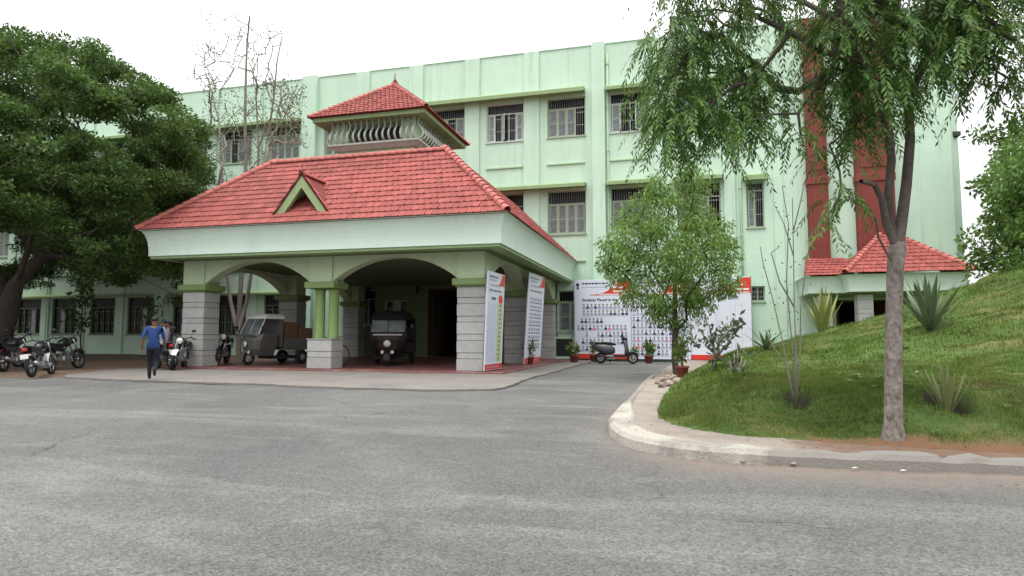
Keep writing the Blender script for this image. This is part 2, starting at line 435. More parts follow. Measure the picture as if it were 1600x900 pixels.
# ---------------------------------------------------------------- mesh builder
class MB:
    def __init__(self):
        self.v = []
        self.f = []
        self.m = []
        self.s = []

    def add(self, vs, fs, mi=0, smooth=False):
        o = len(self.v)
        self.v.extend([tuple(p) for p in vs])
        for f in fs:
            self.f.append(tuple(i + o for i in f))
            self.m.append(mi)
            self.s.append(smooth)
        return self

    def quad(self, a, b, c, d, mi=0):
        return self.add([a, b, c, d], [(0, 1, 2, 3)], mi)

    def box(self, lo, hi, mi=0, bev=0.0):
        (x0, y0, z0), (x1, y1, z1) = lo, hi
        if bev <= 0:
            return self.add([(x0, y0, z0), (x1, y0, z0), (x1, y1, z0), (x0, y1, z0), (x0, y0, z1), (x1, y0, z1), (x1, y1, z1), (x0, y1, z1)],
                            [(0, 3, 2, 1), (4, 5, 6, 7), (0, 1, 5, 4), (1, 2, 6, 5), (2, 3, 7, 6), (3, 0, 4, 7)], mi)
        b = bev
        rings = []
        for z, e in ((z0, b), (z0 + b, 0), (z1 - b, 0), (z1, b)):
            X0, X1, Y0, Y1 = x0 + e, x1 - e, y0 + e, y1 - e
            k = b
            rings.append([(X0 + k, Y0, z), (X1 - k, Y0, z), (X1, Y0 + k, z), (X1, Y1 - k, z), (X1 - k, Y1, z), (X0 + k, Y1, z), (X0, Y1 - k, z), (X0, Y0 + k, z)])
        vs = [p for r in rings for p in r]
        fs = [tuple(range(7, -1, -1)), tuple(range(24, 32))]
        for i in range(3):
            for j in range(8):
                fs.append((i * 8 + j, i * 8 + (j + 1) % 8, i * 8 + 8 + (j + 1) % 8, i * 8 + 8 + j))
        return self.add(vs, fs, mi)

    def obox(self, c, size, rot=(0, 0, 0), mi=0):
        E_ = Euler(rot).to_matrix()
        h = Vector(size) / 2
        vs = []
        for sz in (-1, 1):
            for sx, sy in ((-1, -1), (1, -1), (1, 1), (-1, 1)):
                vs.append(Vector(c) + E_ @ Vector((sx * h.x, sy * h.y, sz * h.z)))
        return self.add(vs, [(0, 3, 2, 1), (4, 5, 6, 7), (0, 1, 5, 4), (1, 2, 6, 5), (2, 3, 7, 6), (3, 0, 4, 7)], mi)

    def prism(self, poly, ext, mi=0):
        n = len(poly)
        ext = Vector(ext)
        vs = [Vector(p) for p in poly] + [Vector(p) + ext for p in poly]
        fs = [tuple(range(n - 1, -1, -1)), tuple(range(n, 2 * n))]
        for i in range(n):
            j = (i + 1) % n
            fs.append((i, j, n + j, n + i))
        return self.add(vs, fs, mi)

    def tube(self, pts, rad, n=8, mi=0, cap=True, smooth=True, flat=1.0):
        pts = [Vector(p) for p in pts]
        if not hasattr(rad, '__len__'):
            rad = [rad] * len(pts)
        vs = []
        ref = None
        for i, p in enumerate(pts):
            d = (pts[min(i + 1, len(pts) - 1)] - pts[max(i - 1, 0)])
            if d.length < 1e-9:
                d = Vector((0, 0, 1))
            d.normalize()
            if ref is None:
                ref = Vector((0, 0, 1)) if abs(d.z) < .9 else Vector((1, 0, 0))
            a = (ref - d * ref.dot(d))
            if a.length < 1e-6:
                a = d.orthogonal()
            a.normalize()
            b = d.cross(a)
            ref = a
            for k in range(n):
                t = 2 * PI * k / n
                vs.append(p + (a * math.cos(t) + b * math.sin(t) * flat) * rad[i])
        fs = []
        for i in range(len(pts) - 1):
            for k in range(n):
                fs.append((i * n + k, i * n + (k + 1) % n, (i + 1) * n + (k + 1) % n, (i + 1) * n + k))
        if cap:
            fs.append(tuple(range(n - 1, -1, -1)))
            fs.append(tuple(range((len(pts) - 1) * n, len(pts) * n)))
        return self.add(vs, fs, mi, smooth)

    def lathe(self, prof, c=(0, 0, 0), n=16, mi=0, axis='z', smooth=True):
        vs = []
        for r, h in prof:
            for k in range(n):
                t = 2 * PI * k / n
                x, y = r * math.cos(t), r * math.sin(t)
                p = {'z': (x, y, h), 'y': (x, h, y), 'x': (h, x, y)}[axis]
                vs.append((c[0] + p[0], c[1] + p[1], c[2] + p[2]))
        fs = []
        for i in range(len(prof) - 1):
            for k in range(n):
                fs.append((i * n + k, i * n + (k + 1) % n, (i + 1) * n + (k + 1) % n, (i + 1) * n + k))
        if prof[0][0] > 1e-6:
            fs.append(tuple(range(n - 1, -1, -1)))
        if prof[-1][0] > 1e-6:
            fs.append(tuple(range((len(prof) - 1) * n, len(prof) * n)))
        return self.add(vs, fs, mi, smooth)

    def ell(self, c, r, n=12, m=8, mi=0):
        vs = []
        fs = []
        for i in range(m + 1):
            ph = PI * i / m
            for k in range(n):
                t = 2 * PI * k / n
                vs.append((c[0] + r[0] * math.sin(ph) * math.cos(t), c[1] + r[1] * math.sin(ph) * math.sin(t), c[2] - r[2] * math.cos(ph)))
        for i in range(m):
            for k in range(n):
                fs.append((i * n + k, i * n + (k + 1) % n, (i + 1) * n + (k + 1) % n, (i + 1) * n + k))
        return self.add(vs, fs, mi, True)

    def torus(self, c, R_, r, n=20, m=8, mi=0, axis='y'):
        vs = []
        fs = []
        for i in range(n):
            a = 2 * PI * i / n
            for k in range(m):
                b = 2 * PI * k / m
                q = R_ + r * math.cos(b)
                p = (q * math.cos(a), r * math.sin(b), q * math.sin(a))
                if axis == 'z':
                    p = (p[0], p[2], p[1])
                if axis == 'x':
                    p = (p[1], p[0], p[2])
                vs.append((c[0] + p[0], c[1] + p[1], c[2] + p[2]))
        for i in range(n):
            for k in range(m):
                fs.append((i * m + k, ((i + 1) % n) * m + k, ((i + 1) % n) * m + (k + 1) % m, i * m + (k + 1) % m))
        return self.add(vs, fs, mi, True)

    def loft(self, rings, mi=0, cap=True, smooth=True):
        n = len(rings[0])
        vs = [p for r in rings for p in r]
        fs = []
        for i in range(len(rings) - 1):
            for k in range(n):
                fs.append((i * n + k, i * n + (k + 1) % n, (i + 1) * n + (k + 1) % n, (i + 1) * n + k))
        if cap:
            fs.append(tuple(range(n - 1, -1, -1)))
            fs.append(tuple(range((len(rings) - 1) * n, len(rings) * n)))
        return self.add(vs, fs, mi, smooth)

    def mesh(self, name, mats, off=None):
        me = bpy.data.meshes.new(name)
        v = self.v
        if off is not None:
            v = [(p[0] - off[0], p[1] - off[1], p[2] - off[2]) for p in v]
        me.from_pydata(v, [], self.f)
        if not isinstance(mats, (list, tuple)):
            mats = [mats]
        for m in mats:
            me.materials.append(m)
        if len(mats) > 1:
            me.polygons.foreach_set('material_index', self.m)
        me.polygons.foreach_set('use_smooth', self.s)
        me.update()
        return me

    def build(self, name, mats, parent=None, world=False):
        """world=True: coordinates are world coordinates; they are moved into the top parent's frame"""
        off = None
        if world and parent is not None:
            off = top_loc(parent)
        o = bpy.data.objects.new(name, self.mesh(name, mats, off))
        COL.objects.link(o)
        if parent is not None:
            o.parent = parent
        return o


def top_loc(o):
    while o.parent is not None:
        o = o.parent
    return o.location.copy()


def tag(o, label, cat, group=None):
    o['label'] = label
    o['category'] = cat
    if group:
        o['group'] = group
    return o


def thing(name, label, cat, loc=(0, 0, 0), rotz=0.0, group=None, scale=1.0):
    o = bpy.data.objects.new(name, None)
    COL.objects.link(o)
    o.empty_display_size = .2
    o.location = loc
    o.rotation_euler = (0, 0, rotz)
    o.scale = (scale, scale, scale)
    return tag(o, label, cat, group)


def struct(o):
    o['kind'] = 'structure'
    return o


def child(name, me, parent, mtx=None):
    o = bpy.data.objects.new(name, me)
    COL.objects.link(o)
    o.parent = parent
    if mtx is not None:
        o.matrix_basis = mtx
    return o


def copy_tree(o, parent=None):
    c = o.copy()
    COL.objects.link(c)
    c.parent = parent
    for ch in o.children:
        copy_tree(ch, c)
    return c


def text_mesh(txt, size):
    cu = bpy.data.curves.new('lettering', 'FONT')
    cu.body = txt
    cu.size = size
    cu.offset = size * .03
    cu.resolution_u = 2
    ob = bpy.data.objects.new('lettering', cu)
    COL.objects.link(ob)
    bpy.context.view_layer.update()
    dg = bpy.context.evaluated_depsgraph_get()
    me = bpy.data.meshes.new_from_object(ob.evaluated_get(dg))
    bpy.data.objects.remove(ob)
    return me


def np_mesh(name, V, F, mats, midx=None, smooth=False):
    """fast mesh from numpy arrays; F is (n,3) or (n,4)"""
    me = bpy.data.meshes.new(name)
    k = F.shape[1]
    me.vertices.add(len(V))
    me.vertices.foreach_set('co', np.ascontiguousarray(V, dtype=np.float32).ravel())
    me.loops.add(F.size)
    me.loops.foreach_set('vertex_index', np.ascontiguousarray(F, dtype=np.int32).ravel())
    me.polygons.add(len(F))
    me.polygons.foreach_set('loop_start', np.arange(0, F.size, k, dtype=np.int32))
    me.polygons.foreach_set('loop_total', np.full(len(F), k, dtype=np.int32))
    for m in (mats if isinstance(mats, (list, tuple)) else [mats]):
        me.materials.append(m)
    if midx is not None:
        me.polygons.foreach_set('material_index', np.ascontiguousarray(midx, dtype=np.int32))
    if smooth:
        me.polygons.foreach_set('use_smooth', np.ones(len(F), dtype=bool))
    me.update(calc_edges=True)
    me.validate()
    return me
# ================================================================ ground
def resample(P, step):
    """Catmull-Rom through P, sampled every step metres"""
    P = [np.array(p, float) for p in P]
    P = [2 * P[0] - P[1]] + P + [2 * P[-1] - P[-2]]
    out_ = []
    for i in range(1, len(P) - 2):
        n = max(2, int(np.linalg.norm(P[i + 1] - P[i]) / step))
        for k in range(n):
            t = k / n
            a, b, c, d = P[i - 1], P[i], P[i + 1], P[i + 2]
            out_.append(.5 * ((2 * b) + (-a + c) * t + (2 * a - 5 * b + 4 * c - d) * t * t + (-a + 3 * b - 3 * c + d) * t ** 3))
    out_.append(P[-2])
    return np.array(out_)


def sdist(X, Y, poly):
    """signed distance to a closed polygon, positive inside"""
    P = np.asarray(poly)
    Q = np.roll(P, -1, axis=0)
    x = X.ravel()
    y = Y.ravel()
    best = np.full(x.shape, 1e9)
    ins = np.zeros(x.shape, bool)
    for (ax, ay), (bx, by) in zip(P, Q):
        dx, dy = bx - ax, by - ay
        L = dx * dx + dy * dy
        if L < 1e-12:
            continue
        t = np.clip(((x - ax) * dx + (y - ay) * dy) / L, 0, 1)
        best = np.minimum(best, np.hypot(x - ax - t * dx, y - ay - t * dy))
        if ay != by:
            c = ((ay > y) != (by > y)) & (x < dx * (y - ay) / (by - ay) + ax)
            ins ^= c
    return np.where(ins, best, -best).reshape(X.shape)


def vnoise(X, Y, s, seed=0.0):
    """smooth value noise on arrays"""
    x = X * s + seed * 17.3
    y = Y * s + seed * 7.7
    xi = np.floor(x).astype(np.int64)
    yi = np.floor(y).astype(np.int64)
    fx = x - xi
    fy = y - yi
    fx = fx * fx * (3 - 2 * fx)
    fy = fy * fy * (3 - 2 * fy)

    def h(a, b):
        n = (a * 374761393 + b * 668265263 + 1274126177) & 0x7fffffff
        n = ((n ^ (n >> 13)) * 1103515245) & 0x7fffffff
        return ((n ^ (n >> 16)) & 0xffff) / 65535.0
    return (h(xi, yi) * (1 - fx) + h(xi + 1, yi) * fx) * (1 - fy) + (h(xi, yi + 1) * (1 - fx) + h(xi + 1, yi + 1) * fx) * fy


def fbm(X, Y, s, seed=0, o=4):
    a = 0
    w_ = 1
    t = 0
    for i in range(o):
        a = a + w_ * vnoise(X, Y, s * 2 ** i, seed + i)
        t += w_
        w_ *= .5
    return a / t


def grid_mesh(name, xs, ys, Z, mats, attr=None, smooth=True, keep=None):
    X, Y = np.meshgrid(xs, ys)
    V = np.stack([X.ravel(), Y.ravel(), Z.ravel()], 1)
    nx, ny = len(xs), len(ys)
    i = (np.arange(ny - 1)[:, None] * nx + np.arange(nx - 1)[None]).ravel()
    F = np.stack([i, i + 1, i + nx + 1, i + nx], 1)
    if keep is not None:
        F = F[keep.ravel()[F].any(1)]
    me = np_mesh(name, V, F, mats, smooth=smooth)
    for k, a in (attr or {}).items():
        at_ = me.attributes.new(k, 'FLOAT', 'POINT')
        at_.data.foreach_set('value', a.ravel().astype(np.float32))
    o = bpy.data.objects.new(name, me)
    COL.objects.link(o)
    return o


KERB = [(-0.2, 30.5), (-.45, 24.4), (-.86, 19.1), (-.95, 12.7), (-1.0, 10.1), (-.95, 8.8), (-.76, 7.9), (-.43, 7.3), (.12, 6.92), (.85, 6.84), (2, 6.86), (3.1, 6.93), (6, 6.75), (12, 6.3), (45, 4.2)]
GRASS = [(3.0, 31.5), (1.7, 29), (0.9, 25), (0.02, 17.3), (-0.26, 13.3), (-0.34, 10.3), (-0.27, 9.2), (0, 8.5), (0.62, 7.92), (1.4, 7.68), (1.95, 7.55), (2.55, 7.5), (3.5, 7.42), (6, 7.25), (12, 6.85), (45, 4.8)]
KS = resample(KERB, .12)
GS = resample(GRASS, .2)
KPOLY = np.vstack([KS, [[45, 45], [3, 45]]])
GPOLY = np.vstack([GS, [[45, 45], [3.2, 45]]])
PITS = [(1.46, 8.9, .21), (3.16, 8.8, .24)]


def hill(X, Y, d):
    """height of the grassy mound; d = distance inside the grass edge"""
    X = np.asarray(X, float)
    Y = np.asarray(Y, float)
    g = np.where(Y < 18, Y - 9, np.where(Y < 21, 9 + (Y - 18) * (1 - (Y - 18) / 6), np.maximum(0, 10.5 - (Y - 21) * 1.1)))
    g = np.maximum(g, 0)
    side = 1 - np.exp(-np.maximum(d, 0) / 2.2)
    z = .11 + .36 * (1 - np.exp(-(np.maximum(d, 0) / .85) ** 2.6)) + .05 * np.clip(d / .3, 0, 1) + .0137 * np.maximum(X + .2, 0) ** 1.3 * g * side
    bump = (fbm(X * .6, Y * 1.3, .9, 3) - .5) * .38 + (fbm(X * .7, Y * 1.6, 2.4, 8, 3) - .5) * .20
    z = z + bump * np.clip(d / .6, 0, 1)
    for px_, py_, r_ in PITS:
        q = np.hypot(X - px_, (Y - py_) * .8) / r_
        z = z - .20 * np.clip((1.2 - q) / .35, 0, 1)
    return z


def hill_at(x, y):
    d = sdist(np.array([x]), np.array([y]), GPOLY)
    return float(hill(np.array([x]), np.array([y]), d)[0])


# far ground, one sheet to the horizon
b = MB().quad((-2500, -2500, -.08), (2500, -2500, -.08), (2500, 2500, -.08), (-2500, 2500, -.08))
struct(b.build('ground', M['dirt']))

# asphalt
def road_mat():
    m = bpy.data.materials.new('asphalt')
    m.use_nodes = True
    t = m.node_tree
    bs = t.nodes['Principled BSDF']
    bs.inputs['Roughness'].default_value = .85
    bs.inputs['Specular IOR Level'].default_value = .25
    tcn = _n(t, 'ShaderNodeTexCoord')
    vec = tcn.outputs['Object']

    def nzn(scale, detail=5, rough=.6, stretch=None, dist=0.0):
        v = vec
        if stretch:
            mp = _n(t, 'ShaderNodeMapping')
            mp.inputs['Scale'].default_value = stretch[:3]
            mp.inputs['Rotation'].default_value = (0, 0, stretch[3])
            t.links.new(vec, mp.inputs[0])
            v = mp.outputs[0]
        q = _n(t, 'ShaderNodeTexNoise')
        q.inputs['Scale'].default_value = scale
        q.inputs['Detail'].default_value = detail
        q.inputs['Roughness'].default_value = rough
        q.inputs['Distortion'].default_value = dist
        t.links.new(v, q.inputs['Vector'])
        return q.outputs['Fac']

    def rng_(f, lo, hi, a=0.0, b_=1.0):
        r = _n(t, 'ShaderNodeMapRange')
        for i, x in enumerate((lo, hi, a, b_)):
            r.inputs[i + 1].default_value = x
        t.links.new(f, r.inputs[0])
        return r.outputs[0]

    def mix(fac, c1, c2, typ='MIX'):
        x = _n(t, 'ShaderNodeMixRGB', blend_type=typ)
        if isinstance(fac, float):
            x.inputs[0].default_value = fac
        else:
            t.links.new(fac, x.inputs[0])
        for i, c in ((1, c1), (2, c2)):
            if isinstance(c, tuple):
                x.inputs[i].default_value = c4(c)
            else:
                t.links.new(c, x.inputs[i])
        return x.outputs[0]
    base = mix(rng_(nzn(.22, 6), .38, .62), (.096, .096, .094), (.132, .130, .125))
    # paler worn tracks sweeping along the drive
    tr = rng_(nzn(.5, 6, .68, (.32, 1.6, 1, .22), .6), .52, .74)
    base = mix(tr, base, (.195, .192, .176))
    tr2 = rng_(nzn(1.1, 6, .7, (.5, 2.0, 1, -.5), .8), .6, .82, 0, .8)
    base = mix(tr2, base, (.24, .232, .208))
    dk = rng_(nzn(.45, 5, .6, (.5, 1.3, 1, .5), .5), .56, .76, 0, .4)
    base = mix(dk, base, (.088, .09, .096))
    # fine cracks, only in places
    vc = _n(t, 'ShaderNodeTexVoronoi', feature='DISTANCE_TO_EDGE')
    vc.inputs['Scale'].default_value = .55
    wv = _n(t, 'ShaderNodeMixRGB')
    wv.inputs[0].default_value = .35
    nw = _n(t, 'ShaderNodeTexNoise')
    nw.inputs['Scale'].default_value = 1.6
    nw.inputs['Detail'].default_value = 5
    t.links.new(vec, nw.inputs['Vector'])
    t.links.new(vec, wv.inputs[1])
    t.links.new(nw.outputs['Color'], wv.inputs[2])
    t.links.new(wv.outputs[0], vc.inputs['Vector'])
    ck = _n(t, 'ShaderNodeMath', operation='MULTIPLY')
    t.links.new(rng_(vc.outputs['Distance'], .0, .010, .75, 0), ck.inputs[0])
    t.links.new(rng_(nzn(.3, 3), .50, .62), ck.inputs[1])
    base = mix(ck.outputs[0], base, (.04, .04, .04))
    # patched squares of newer tar, oil spots
    oil = rng_(nzn(.9, 3, .5), .68, .76, 0, .5)
    base = mix(oil, base, (.055, .055, .058))
    # dusty arcs left by wheels turning round the corner of the kerb
    for cx_, cy_, per_, amt in ((2.6, 13.5, 1.35, .38), (-16.0, 26.0, 1.7, .3)):
        mp = _n(t, 'ShaderNodeMapping')
        mp.inputs['Location'].default_value = (-cx_, -cy_, 0)
        t.links.new(vec, mp.inputs[0])
        ln_ = _n(t, 'ShaderNodeVectorMath', operation='LENGTH')
        t.links.new(mp.outputs[0], ln_.inputs[0])
        ad0 = _n(t, 'ShaderNodeMath', operation='ADD')
        t.links.new(ln_.outputs['Value'], ad0.inputs[0])
        t.links.new(rng_(nzn(.35, 4), .2, .8, -.9, .9), ad0.inputs[1])
        pp = _n(t, 'ShaderNodeMath', operation='PINGPONG')
        pp.inputs[1].default_value = per_
        t.links.new(ad0.outputs[0], pp.inputs[0])
        mk = _n(t, 'ShaderNodeMath', operation='MULTIPLY')
        t.links.new(rng_(pp.outputs[0], per_ * .72, per_ * .98, 0, amt), mk.inputs[0])
        t.links.new(rng_(nzn(.8, 6, .75), .42, .64), mk.inputs[1])
        base = mix(mk.outputs[0], base, (.215, .21, .192))
    # stone chips
    vo = _n(t, 'ShaderNodeTexVoronoi')
    vo.inputs['Scale'].default_value = 75
    t.links.new(vec, vo.inputs['Vector'])
    sep = _n(t, 'ShaderNodeSeparateColor')
    t.links.new(vo.outputs['Color'], sep.inputs[0])
    base = mix(1.0, base, rng_(sep.outputs[0], 0, 1, .62, 1.38), 'MULTIPLY')
    base = mix(1.0, base, rng_(nzn(14, 4, .7), .3, .7, .93, 1.07), 'MULTIPLY')
    at_ = _n(t, 'ShaderNodeAttribute')
    at_.attribute_name = 'dust'
    ds = _n(t, 'ShaderNodeMath', operation='MULTIPLY')
    t.links.new(at_.outputs['Fac'], ds.inputs[0])
    t.links.new(rng_(nzn(3.0, 6, .7), .2, .62, .25, 1.0), ds.inputs[1])
    base = mix(ds.outputs[0], base, (.205, .165, .135))
    t.links.new(base, bs.inputs['Base Color'])
    bp = _n(t, 'ShaderNodeBump')
    bp.inputs['Strength'].default_value = .55
    bp.inputs['Distance'].default_value = .012
    ad = _n(t, 'ShaderNodeMath', operation='ADD')
    t.links.new(vo.outputs['Distance'], ad.inputs[0])
    t.links.new(nzn(9, 5, .7), ad.inputs[1])
    t.links.new(ad.outputs[0], bp.inputs['Height'])
    t.links.new(bp.outputs[0], bs.inputs['Normal'])
    return m


M['road'] = road_mat()
xs = np.concatenate([np.arange(-60, -24, 1.5), np.arange(-24, 10, .2), np.arange(10, 60, 1.5)])
ys = np.concatenate([np.arange(-30, 1, 1.5), np.arange(1, 20, .2), np.arange(20, 33.5, .5)])
X, Y = np.meshgrid(xs, ys)
Z = (fbm(X, Y, .45, 5) - .5) * .035 + (fbm(X, Y, 2.2, 6, 3) - .5) * .012
dk = sdist(X, Y, KPOLY)
dust = np.clip(1.15 + dk / .95, 0, 1) * (Y < 10) * np.clip((X + 1.2) / 1.5, 0, 1)
dust = np.maximum(dust, .55 * np.clip(1 + dk / .35, 0, 1))
Z = Z - .02 * np.clip(1 + dk / .6, 0, 1) - .02
Z[Y > 13.6] = np.minimum(Z[Y > 13.6], -.012)
struct(grid_mesh('road', xs, ys, Z, M['road'], {'dust': dust}))

# dirt yard on the left, under the rain tree
APRON = [(-21.5, 33), (-20.5, 24), (-20.1, 20), (-19.7, 17.7), (-18.4, 15.3), (-16.5, 14.5), (-13.8, 14.25), (-11.6, 14.0), (-8.8, 13.7), (-6.0, 13.55), (-4.7, 13.8), (-4.0, 14.7), (-4.15, 17.4), (-4.2, 22), (-4.15, 26.5), (-4.1, 33)]
xs = np.arange(-62, -17.2, .4)
ys = np.arange(13, 34, .3)
X, Y = np.meshgrid(xs, ys)
DPOLY = [(-62, 13.9), (-30, 14.2), (-19.6, 14.4), (-18.0, 15.1), (-19.4, 17.9), (-19.6, 34), (-62, 34)]
dd = sdist(X, Y, DPOLY)
Z = np.where(dd > 0, .015 + np.clip(dd, 0, .8) * .05 + (fbm(X, Y, .8, 2) - .5) * .05, -.05)
struct(grid_mesh('dirt_yard', xs, ys, Z, M['dirt'], keep=dd > 0))

# concrete apron round the porch, worn edges
AS = resample(APRON, .15)
nrm = np.gradient(AS, axis=0)
nrm = np.stack([-nrm[:, 1], nrm[:, 0]], 1) / np.linalg.norm(nrm, axis=1)[:, None]
wob = (fbm(AS[:, 0], AS[:, 1], 1.1, 4) - .5) * .35 + (fbm(AS[:, 0], AS[:, 1], 5.0, 9, 2) - .5) * .12
AS2 = AS + nrm * wob[:, None]
b = MB()
b.prism([(p[0], p[1], -.02) for p in AS2], (0, 0, .05))
struct(b.build('apron_paving', M['concrete']))

# red oxide porch floor with a nosing
b = MB()
b.box((-19.25, 19.55, .0), (-5.45, 32.98, .085), 0, .02)
struct(b.build('porch_floor', M['floor_red']))

# kerb: cast concrete, whitewashed at the corner, broken along the front
inw = np.gradient(KS, axis=0)
inw = np.stack([-inw[:, 1], inw[:, 0]], 1) / np.linalg.norm(inw, axis=1)[:, None]
if (inw @ np.array([1, 0]))[0] < 0:
    inw = -inw
vs, fs, barea = [], [], []
NP = 5
for i, (p, n_) in enumerate(zip(KS, inw)):
    front = p[0] > .9
    cr = fbm(np.array([p[0] * 1.0]), np.array([p[1] + 3.0]), 2.6, 5, 3)[0]
    fx_ = min(1, max(0, (p[0] - .2) / 1.8))
    dmg = max(0, cr - .42) * (.12 + .95 * fx_)
    h_ = .112 - dmg * .18
    far = min(1, max(0, (p[1] - 9.6) / 2.0))
    h_ -= .025 * far
    ww = .40 - .23 * far - (.14 * min(1, max(0, p[0] / .9)))
    barea.append(.22 + min(1.0, max(far * .6, min(1, max(0, (p[0] - .15) / 1.5)))) + dmg * 1.0)
    e = dmg * .25 + (fbm(np.array([p[0]]), np.array([p[1]]), 7.0, 2, 2)[0] - .5) * .035
    prof = [(0.0 + e, -.1), (.012 + e, h_ * .55), (.05 + e * 1.3, h_), (ww * .8, h_ + .012), (ww, .06)]
    for a, z in prof:
        q = p + n_ * a
        vs.append((q[0], q[1], z))
    if i:
        o = (i - 1) * NP
        for k in range(NP - 1):
            fs.append((o + k, o + k + 1, o + NP + k + 1, o + NP + k))
me = bpy.data.meshes.new('kerb')
me.from_pydata(vs, [], fs)
me.materials.append(attr_mix(M['kerb'], 'bare', (.215, .20, .18), .3, 3.0))
at_ = me.attributes.new('bare', 'FLOAT', 'POINT')
at_.data.foreach_set('value', np.repeat(np.array(barea, dtype=np.float32) * .72, NP))
ko = bpy.data.objects.new('kerb', me)
COL.objects.link(ko)
struct(ko)

# footpath between kerb and lawn
xs = np.concatenate([np.arange(-1.3, 8, .13), np.arange(8, 45, 1.2)])
ys = np.concatenate([np.arange(3.5, 6.0, .4), np.arange(6.0, 11, .13), np.arange(11, 33, .4)])
X, Y = np.meshgrid(xs, ys)
dk = sdist(X, Y, KPOLY)
Z = np.where(dk > .12, .093 + (fbm(X, Y, 1.8, 6) - .5) * .03, -.12)
struct(grid_mesh('footpath', xs, ys, Z, [attr_mix(M['path'], 'front', (.155, .098, .066), .4, 3.0)], {'front': np.clip((X - .5) / 1.6, 0, .72)}, keep=dk > .12))

# lawn mound
def lawn_mat():
    m = mat('lawn_soil', (.062, .10, .02), .95, .25, 1.2, .25, 20, .6, 35, col2=(.15, .115, .045), c2scale=.7, c2lo=.52, c2hi=.7)
    t = m.node_tree
    bs = t.nodes['Principled BSDF']
    src = bs.inputs['Base Color'].links[0].from_socket
    a = _n(t, 'ShaderNodeAttribute')
    a.attribute_name = 'soil'
    x = _n(t, 'ShaderNodeMixRGB')
    x.inputs[2].default_value = (.17, .085, .05, 1)
    t.links.new(a.outputs['Fac'], x.inputs[0])
    t.links.new(src, x.inputs[1])
    a2 = _n(t, 'ShaderNodeAttribute')
    a2.attribute_name = 'pit'
    y = _n(t, 'ShaderNodeMixRGB')
    y.inputs[2].default_value = (.02, .02, .009, 1)       # dug earth, darkened to paint in the shade of the hollow
    t.links.new(a2.outputs['Fac'], y.inputs[0])
    t.links.new(x.outputs[0], y.inputs[1])
    t.links.new(y.outputs[0], bs.inputs['Base Color'])
    return m


def soil_of(X, Y, d):
    s = np.clip(1 - d / (.18 + .25 * fbm(X, Y, 1.5, 4)), 0, 1) * (X > 1.4) * (Y < 10)
    s = np.maximum(s, np.clip(1.35 - np.hypot((X - 2.27) / .5, (Y - 7.72) / .2), 0, 1))
    return np.clip(s, 0, 1)


def pit_of(X, Y):
    s = np.zeros_like(X)
    for px_, py_, r_ in PITS:
        s = np.maximum(s, np.clip((1.15 - np.hypot(X - px_, (Y - py_) * .8) / r_) / .12, 0, 1))
    return s


xs = np.concatenate([np.arange(-.8, 9, .09), np.arange(9, 45, .6)])
ys = np.concatenate([np.arange(4.5, 7.2, .3), np.arange(7.2, 14, .09), np.arange(14, 24, .2), np.arange(24, 45, .7)])
X, Y = np.meshgrid(xs, ys)
dg_ = sdist(X, Y, GPOLY)
Z = np.where(dg_ > 0, hill(X, Y, dg_), .04)
struct(grid_mesh('lawn', xs, ys, Z, [lawn_mat()], {'soil': soil_of(X, Y, dg_), 'pit': pit_of(X, Y)}, keep=dg_ > 0))

# grass blades
GP2 = np.vstack([resample(GRASS, .6), [[45, 45], [3.2, 45]]])


def grass(n, x0, x1, y0, y1, hmin, hmax, wd):
    x = rng.uniform(x0, x1, n)
    y = rng.uniform(y0, y1, n)
    # keep what the camera side can see, plus a margin
    keep = x < 1.25 * y * .62 + 1.2
    x, y = x[keep], y[keep]
    d = sdist(x, y, GP2)
    s = np.maximum(soil_of(x, y, d), pit_of(x, y))
    dens = np.clip(.5 + 2.0 * (fbm(x, y, 1.3, 12) - .42), .06, 1)
    k = (d > .02) & (rng.random(len(x)) < (1 - s) ** 1.5 * dens * np.clip(.25 + d * 1.6, 0, 1))
    x, y, d = x[k], y[k], d[k]
    z = hill(x, y, d)
    N = len(x)
    tall = .7 + 1.6 * np.clip(fbm(x, y, 2.1, 21) - .42, 0, 1) * 2 + .3 * np.clip(1.2 - np.abs(d - .8), 0, 1)
    h = rng.uniform(hmin, hmax, N) * tall
    az = rng.uniform(0, 2 * PI, N)
    lean = rng.uniform(.1, .85, N) * h
    wv = wd * rng.uniform(.6, 1.3, N)
    V = np.empty((N, 3, 3))
    V[:, 0] = np.stack([x - np.sin(az) * wv, y + np.cos(az) * wv, z - .01], 1)
    V[:, 1] = np.stack([x + np.sin(az) * wv, y - np.cos(az) * wv, z - .01], 1)
    V[:, 2] = np.stack([x + np.cos(az) * lean, y + np.sin(az) * lean, z + h], 1)
    return V.reshape(-1, 3)


def grass_mat():
    m = leaf_mat('grass_blade', [(0.048, 0.098, 0.012), (0.075, 0.145, 0.019), (0.115, 0.195, 0.028), (0.145, 0.16, 0.042)], .6, .3)
    t = m.node_tree
    bs = t.nodes['Principled BSDF']
    src = bs.inputs['Base Color'].links[0].from_socket
    tcn = _n(t, 'ShaderNodeTexCoord')
    q = _n(t, 'ShaderNodeTexNoise')
    q.inputs['Scale'].default_value = .55
    q.inputs['Detail'].default_value = 5
    q.inputs['Roughness'].default_value = .65
    t.links.new(tcn.outputs['Object'], q.inputs['Vector'])
    r = _n(t, 'ShaderNodeMapRange')
    r.inputs[1].default_value = .49
    r.inputs[2].default_value = .68
    r.inputs[4].default_value = .8
    t.links.new(q.outputs['Fac'], r.inputs[0])
    x = _n(t, 'ShaderNodeMixRGB')
    x.inputs[2].default_value = (.17, .155, .045, 1)
    t.links.new(r.outputs[0], x.inputs[0])
    t.links.new(src, x.inputs[1])
    t.links.new(x.outputs[0], bs.inputs['Base Color'])
    return m


